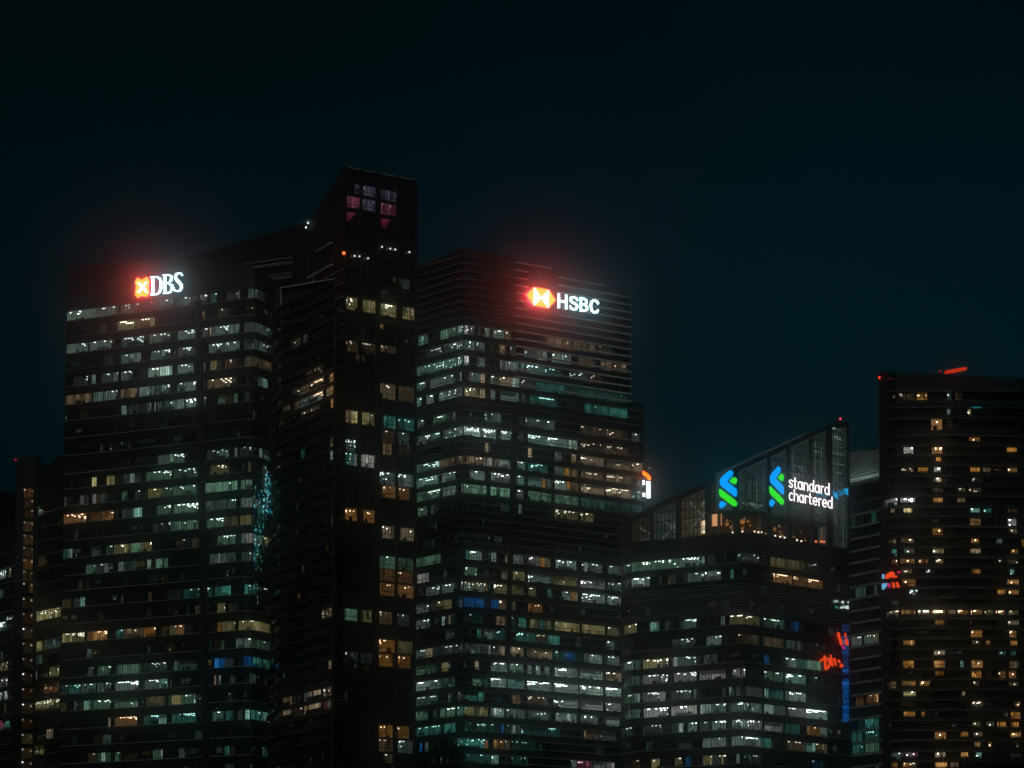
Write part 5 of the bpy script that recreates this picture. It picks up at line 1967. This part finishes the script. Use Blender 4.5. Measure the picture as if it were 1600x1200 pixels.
# pink drapes behind the glass near the peak (triangles)
for x0, x1, xa, y0, y1 in ((785, 890, 790, 515, 625), (1112, 1190, 1140, 575, 700)):
    g = fS[1] if x0 < 1000 else fS[2]
    mb = MB()
    q = lambda x, y: (400 + x * .175, 240 + y * .175)
    n = 4
    for j in range(n):
        ya, yb = y0 + (y1 - y0) * j / n, y0 + (y1 - y0) * (j + 1) / n - 5
        for i in range(3):
            lo = x0 + (xa - x0) * (j + .5) / n
            hi = x1 + (xa - x1) * j / n
            a = lo + (hi - lo) * i / 3 + 2
            b = lo + (hi - lo) * (i + 1) / 3 - 4
            if b - a > 3:
                sh = lambda x: (x - x0) * .17
                ext(mb, g, [q(a, ya + sh(a)), q(b, ya + sh(b)), q(b, yb + sh(b)), q(a, yb + sh(a))], .02, .12, glow((.75, .10, .20), .13 * (1 - .15 * j), name='pink_light'))
    mb.build('pink_window', o_t2)

# red glowing bar on the roof of the right tower
g = fR[3]
RB = thing('roof_crane', 'red glowing slanting cradle arm on the roof of the amber windowed right tower', 'crane', g.pix(1494, 584, -4))
mb = MB()
gf = Fac(g.P(0, 0, -4)[:2], fR[4].P(fR[4].len, 0, -4)[:2])
M_RBAR = emit((1.0, .05, .015), .62, 'red_glowing_bar')
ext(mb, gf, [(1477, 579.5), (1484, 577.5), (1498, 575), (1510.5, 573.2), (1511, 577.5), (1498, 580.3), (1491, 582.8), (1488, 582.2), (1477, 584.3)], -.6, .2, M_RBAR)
mb.build('arm', RB)
mb = MB()
for u in (1482, 1491):
    s, z = gf.hit(u, 582)
    gf.box(mb, s - .25, s + .25, z - 3.5, z, -.4, 0, M_FRAME)
mb.build('stand', RB)
# red wash lamp bar at the left roof corner
mb = MB()
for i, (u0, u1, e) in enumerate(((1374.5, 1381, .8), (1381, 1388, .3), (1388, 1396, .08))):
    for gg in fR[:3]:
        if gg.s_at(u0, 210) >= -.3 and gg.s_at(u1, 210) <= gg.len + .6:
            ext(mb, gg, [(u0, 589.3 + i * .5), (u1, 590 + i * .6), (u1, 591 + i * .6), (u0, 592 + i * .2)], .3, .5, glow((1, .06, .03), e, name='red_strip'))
            break
ob = mb.build('red_strip_light', origin=fR[0].pix(1380, 591, .4))
if ob:
    tag(ob, 'fading red strip of light along the left roof edge of the right tower', 'strip light')
# cyan end of a balcony strip light
mb = MB()
ext(mb, fR[4], [(1519, 635.6), (1533, 635.8), (1533, 637.6), (1519, 637.4)], 1.35, 1.5, glow((.01, .34, .42), .5, name='cyan_glow'))
tag(mb.build('cyan_strip_light', origin=fR[4].pix(1526, 636.5, 1.4)), 'short cyan strip of light on an upper balcony of the right tower', 'strip light')

# lanterns hanging in the terrace under the crown
lan = [(1136, 819, .75, 'o'), (1160, 815.5, .95, 'o'), (1160, 826, .6, 'o'), (1168.5, 814.5, .5, 'o'), (1172, 821, .42, 'o'), (1178, 818, .4, 'o'), (1187, 818.5, .45, 'o'), (1182, 824, .35, 'o'), (1210, 826, .4, 'o'), (1219, 830, .35, 'o')]
for u, v, r, _ in lan:
    g = fC[1] if u < 1156 else fC[2]
    c = g.pix(u, v, -2.2)
    t = thing('pendant_lantern', 'round amber lantern hanging under the glass crown terrace', 'lantern', c, 'amber lanterns on the crown terrace')
    mb = MB()
    mb.ball(c, r * .8, glow((1, .36, .07), .16 + .22 * r, name='lantern_shade'), 10)
    mb.build('shade', t)
    mb = MB()
    mb.tube([c + Vector((0, 0, r * .7)), Vector((c.x, c.y, zter - .35))], .03, M_FRAME, 4)
    mb.build('cord', t)
for u, v in ((1145, 832), (1160, 830.5), (1179, 830.5), (1185, 831.5), (1190, 831.5), (1211.5, 837), (1219, 838.5), (1226, 840), (1245.5, 844), (1252, 845.5)):
    g = fC[1] if u < 1156 else fC[2]
    c = g.pix(u, v, .45)
    t = thing('floor_lamp', 'small bright lamp set along the edge of the crown terrace', 'floor lamp', c, 'edge lamps of the crown terrace')
    mb = MB()
    mb.ball(c, .24, glow((1, .8, .6), 2.4, name='terrace_lamp'), 8)
    mb.build('lamp', t)
    mb = MB()
    mb.tube([Vector((c.x, c.y, min(c.z - .3, zfl + .38))), c], .05, M_FRAME, 5)
    mb.build('stem', t)
for u, v in ((1275, 846), (1283, 846), (1287.5, 846.5)):
    c = fC[2].pix(u, v, .3)
    t = thing('terrace_lamp', 'red orange lamp at the right end of the crown terrace', 'lamp', c, 'red lamps at the terrace end')
    mb = MB()
    mb.ball(c, .34, glow((1, .18, .06), 1.5, name='terrace_lamp'), 8)
    mb.build('lamp', t)
    mb = MB()
    mb.tube([Vector((c.x, c.y, zfl + .38)), c], .06, M_FRAME, 5)
    mb.build('stem', t)

# ================================================================== night haze
HAZE = 0.00027
mb = MB()
x0, x1, y0, y1, z0, z1 = -1600, 1600, -300, 2700, -2.0, 330
mb.hexa([(x0, y0, z0), (x1, y0, z0), (x1, y1, z0), (x0, y1, z0), (x0, y0, z1), (x1, y0, z1), (x1, y1, z1), (x0, y1, z1)], M_ROOF)
hz = mb.build('haze')
hz['kind'] = 'stuff'
hm = bpy.data.materials.new('haze')
hm.use_nodes = True
t = hm.node_tree
t.nodes.clear()
ho = t.nodes.new('ShaderNodeOutputMaterial')
pv = t.nodes.new('ShaderNodeVolumePrincipled')
pv.inputs['Color'].default_value = (.80, .88, .92, 1)
pv.inputs['Density'].default_value = HAZE
pv.inputs['Anisotropy'].default_value = 0.994
t.links.new(pv.outputs[0], ho.inputs['Volume'])
hz.data.materials.clear()
hz.data.materials.append(hm)
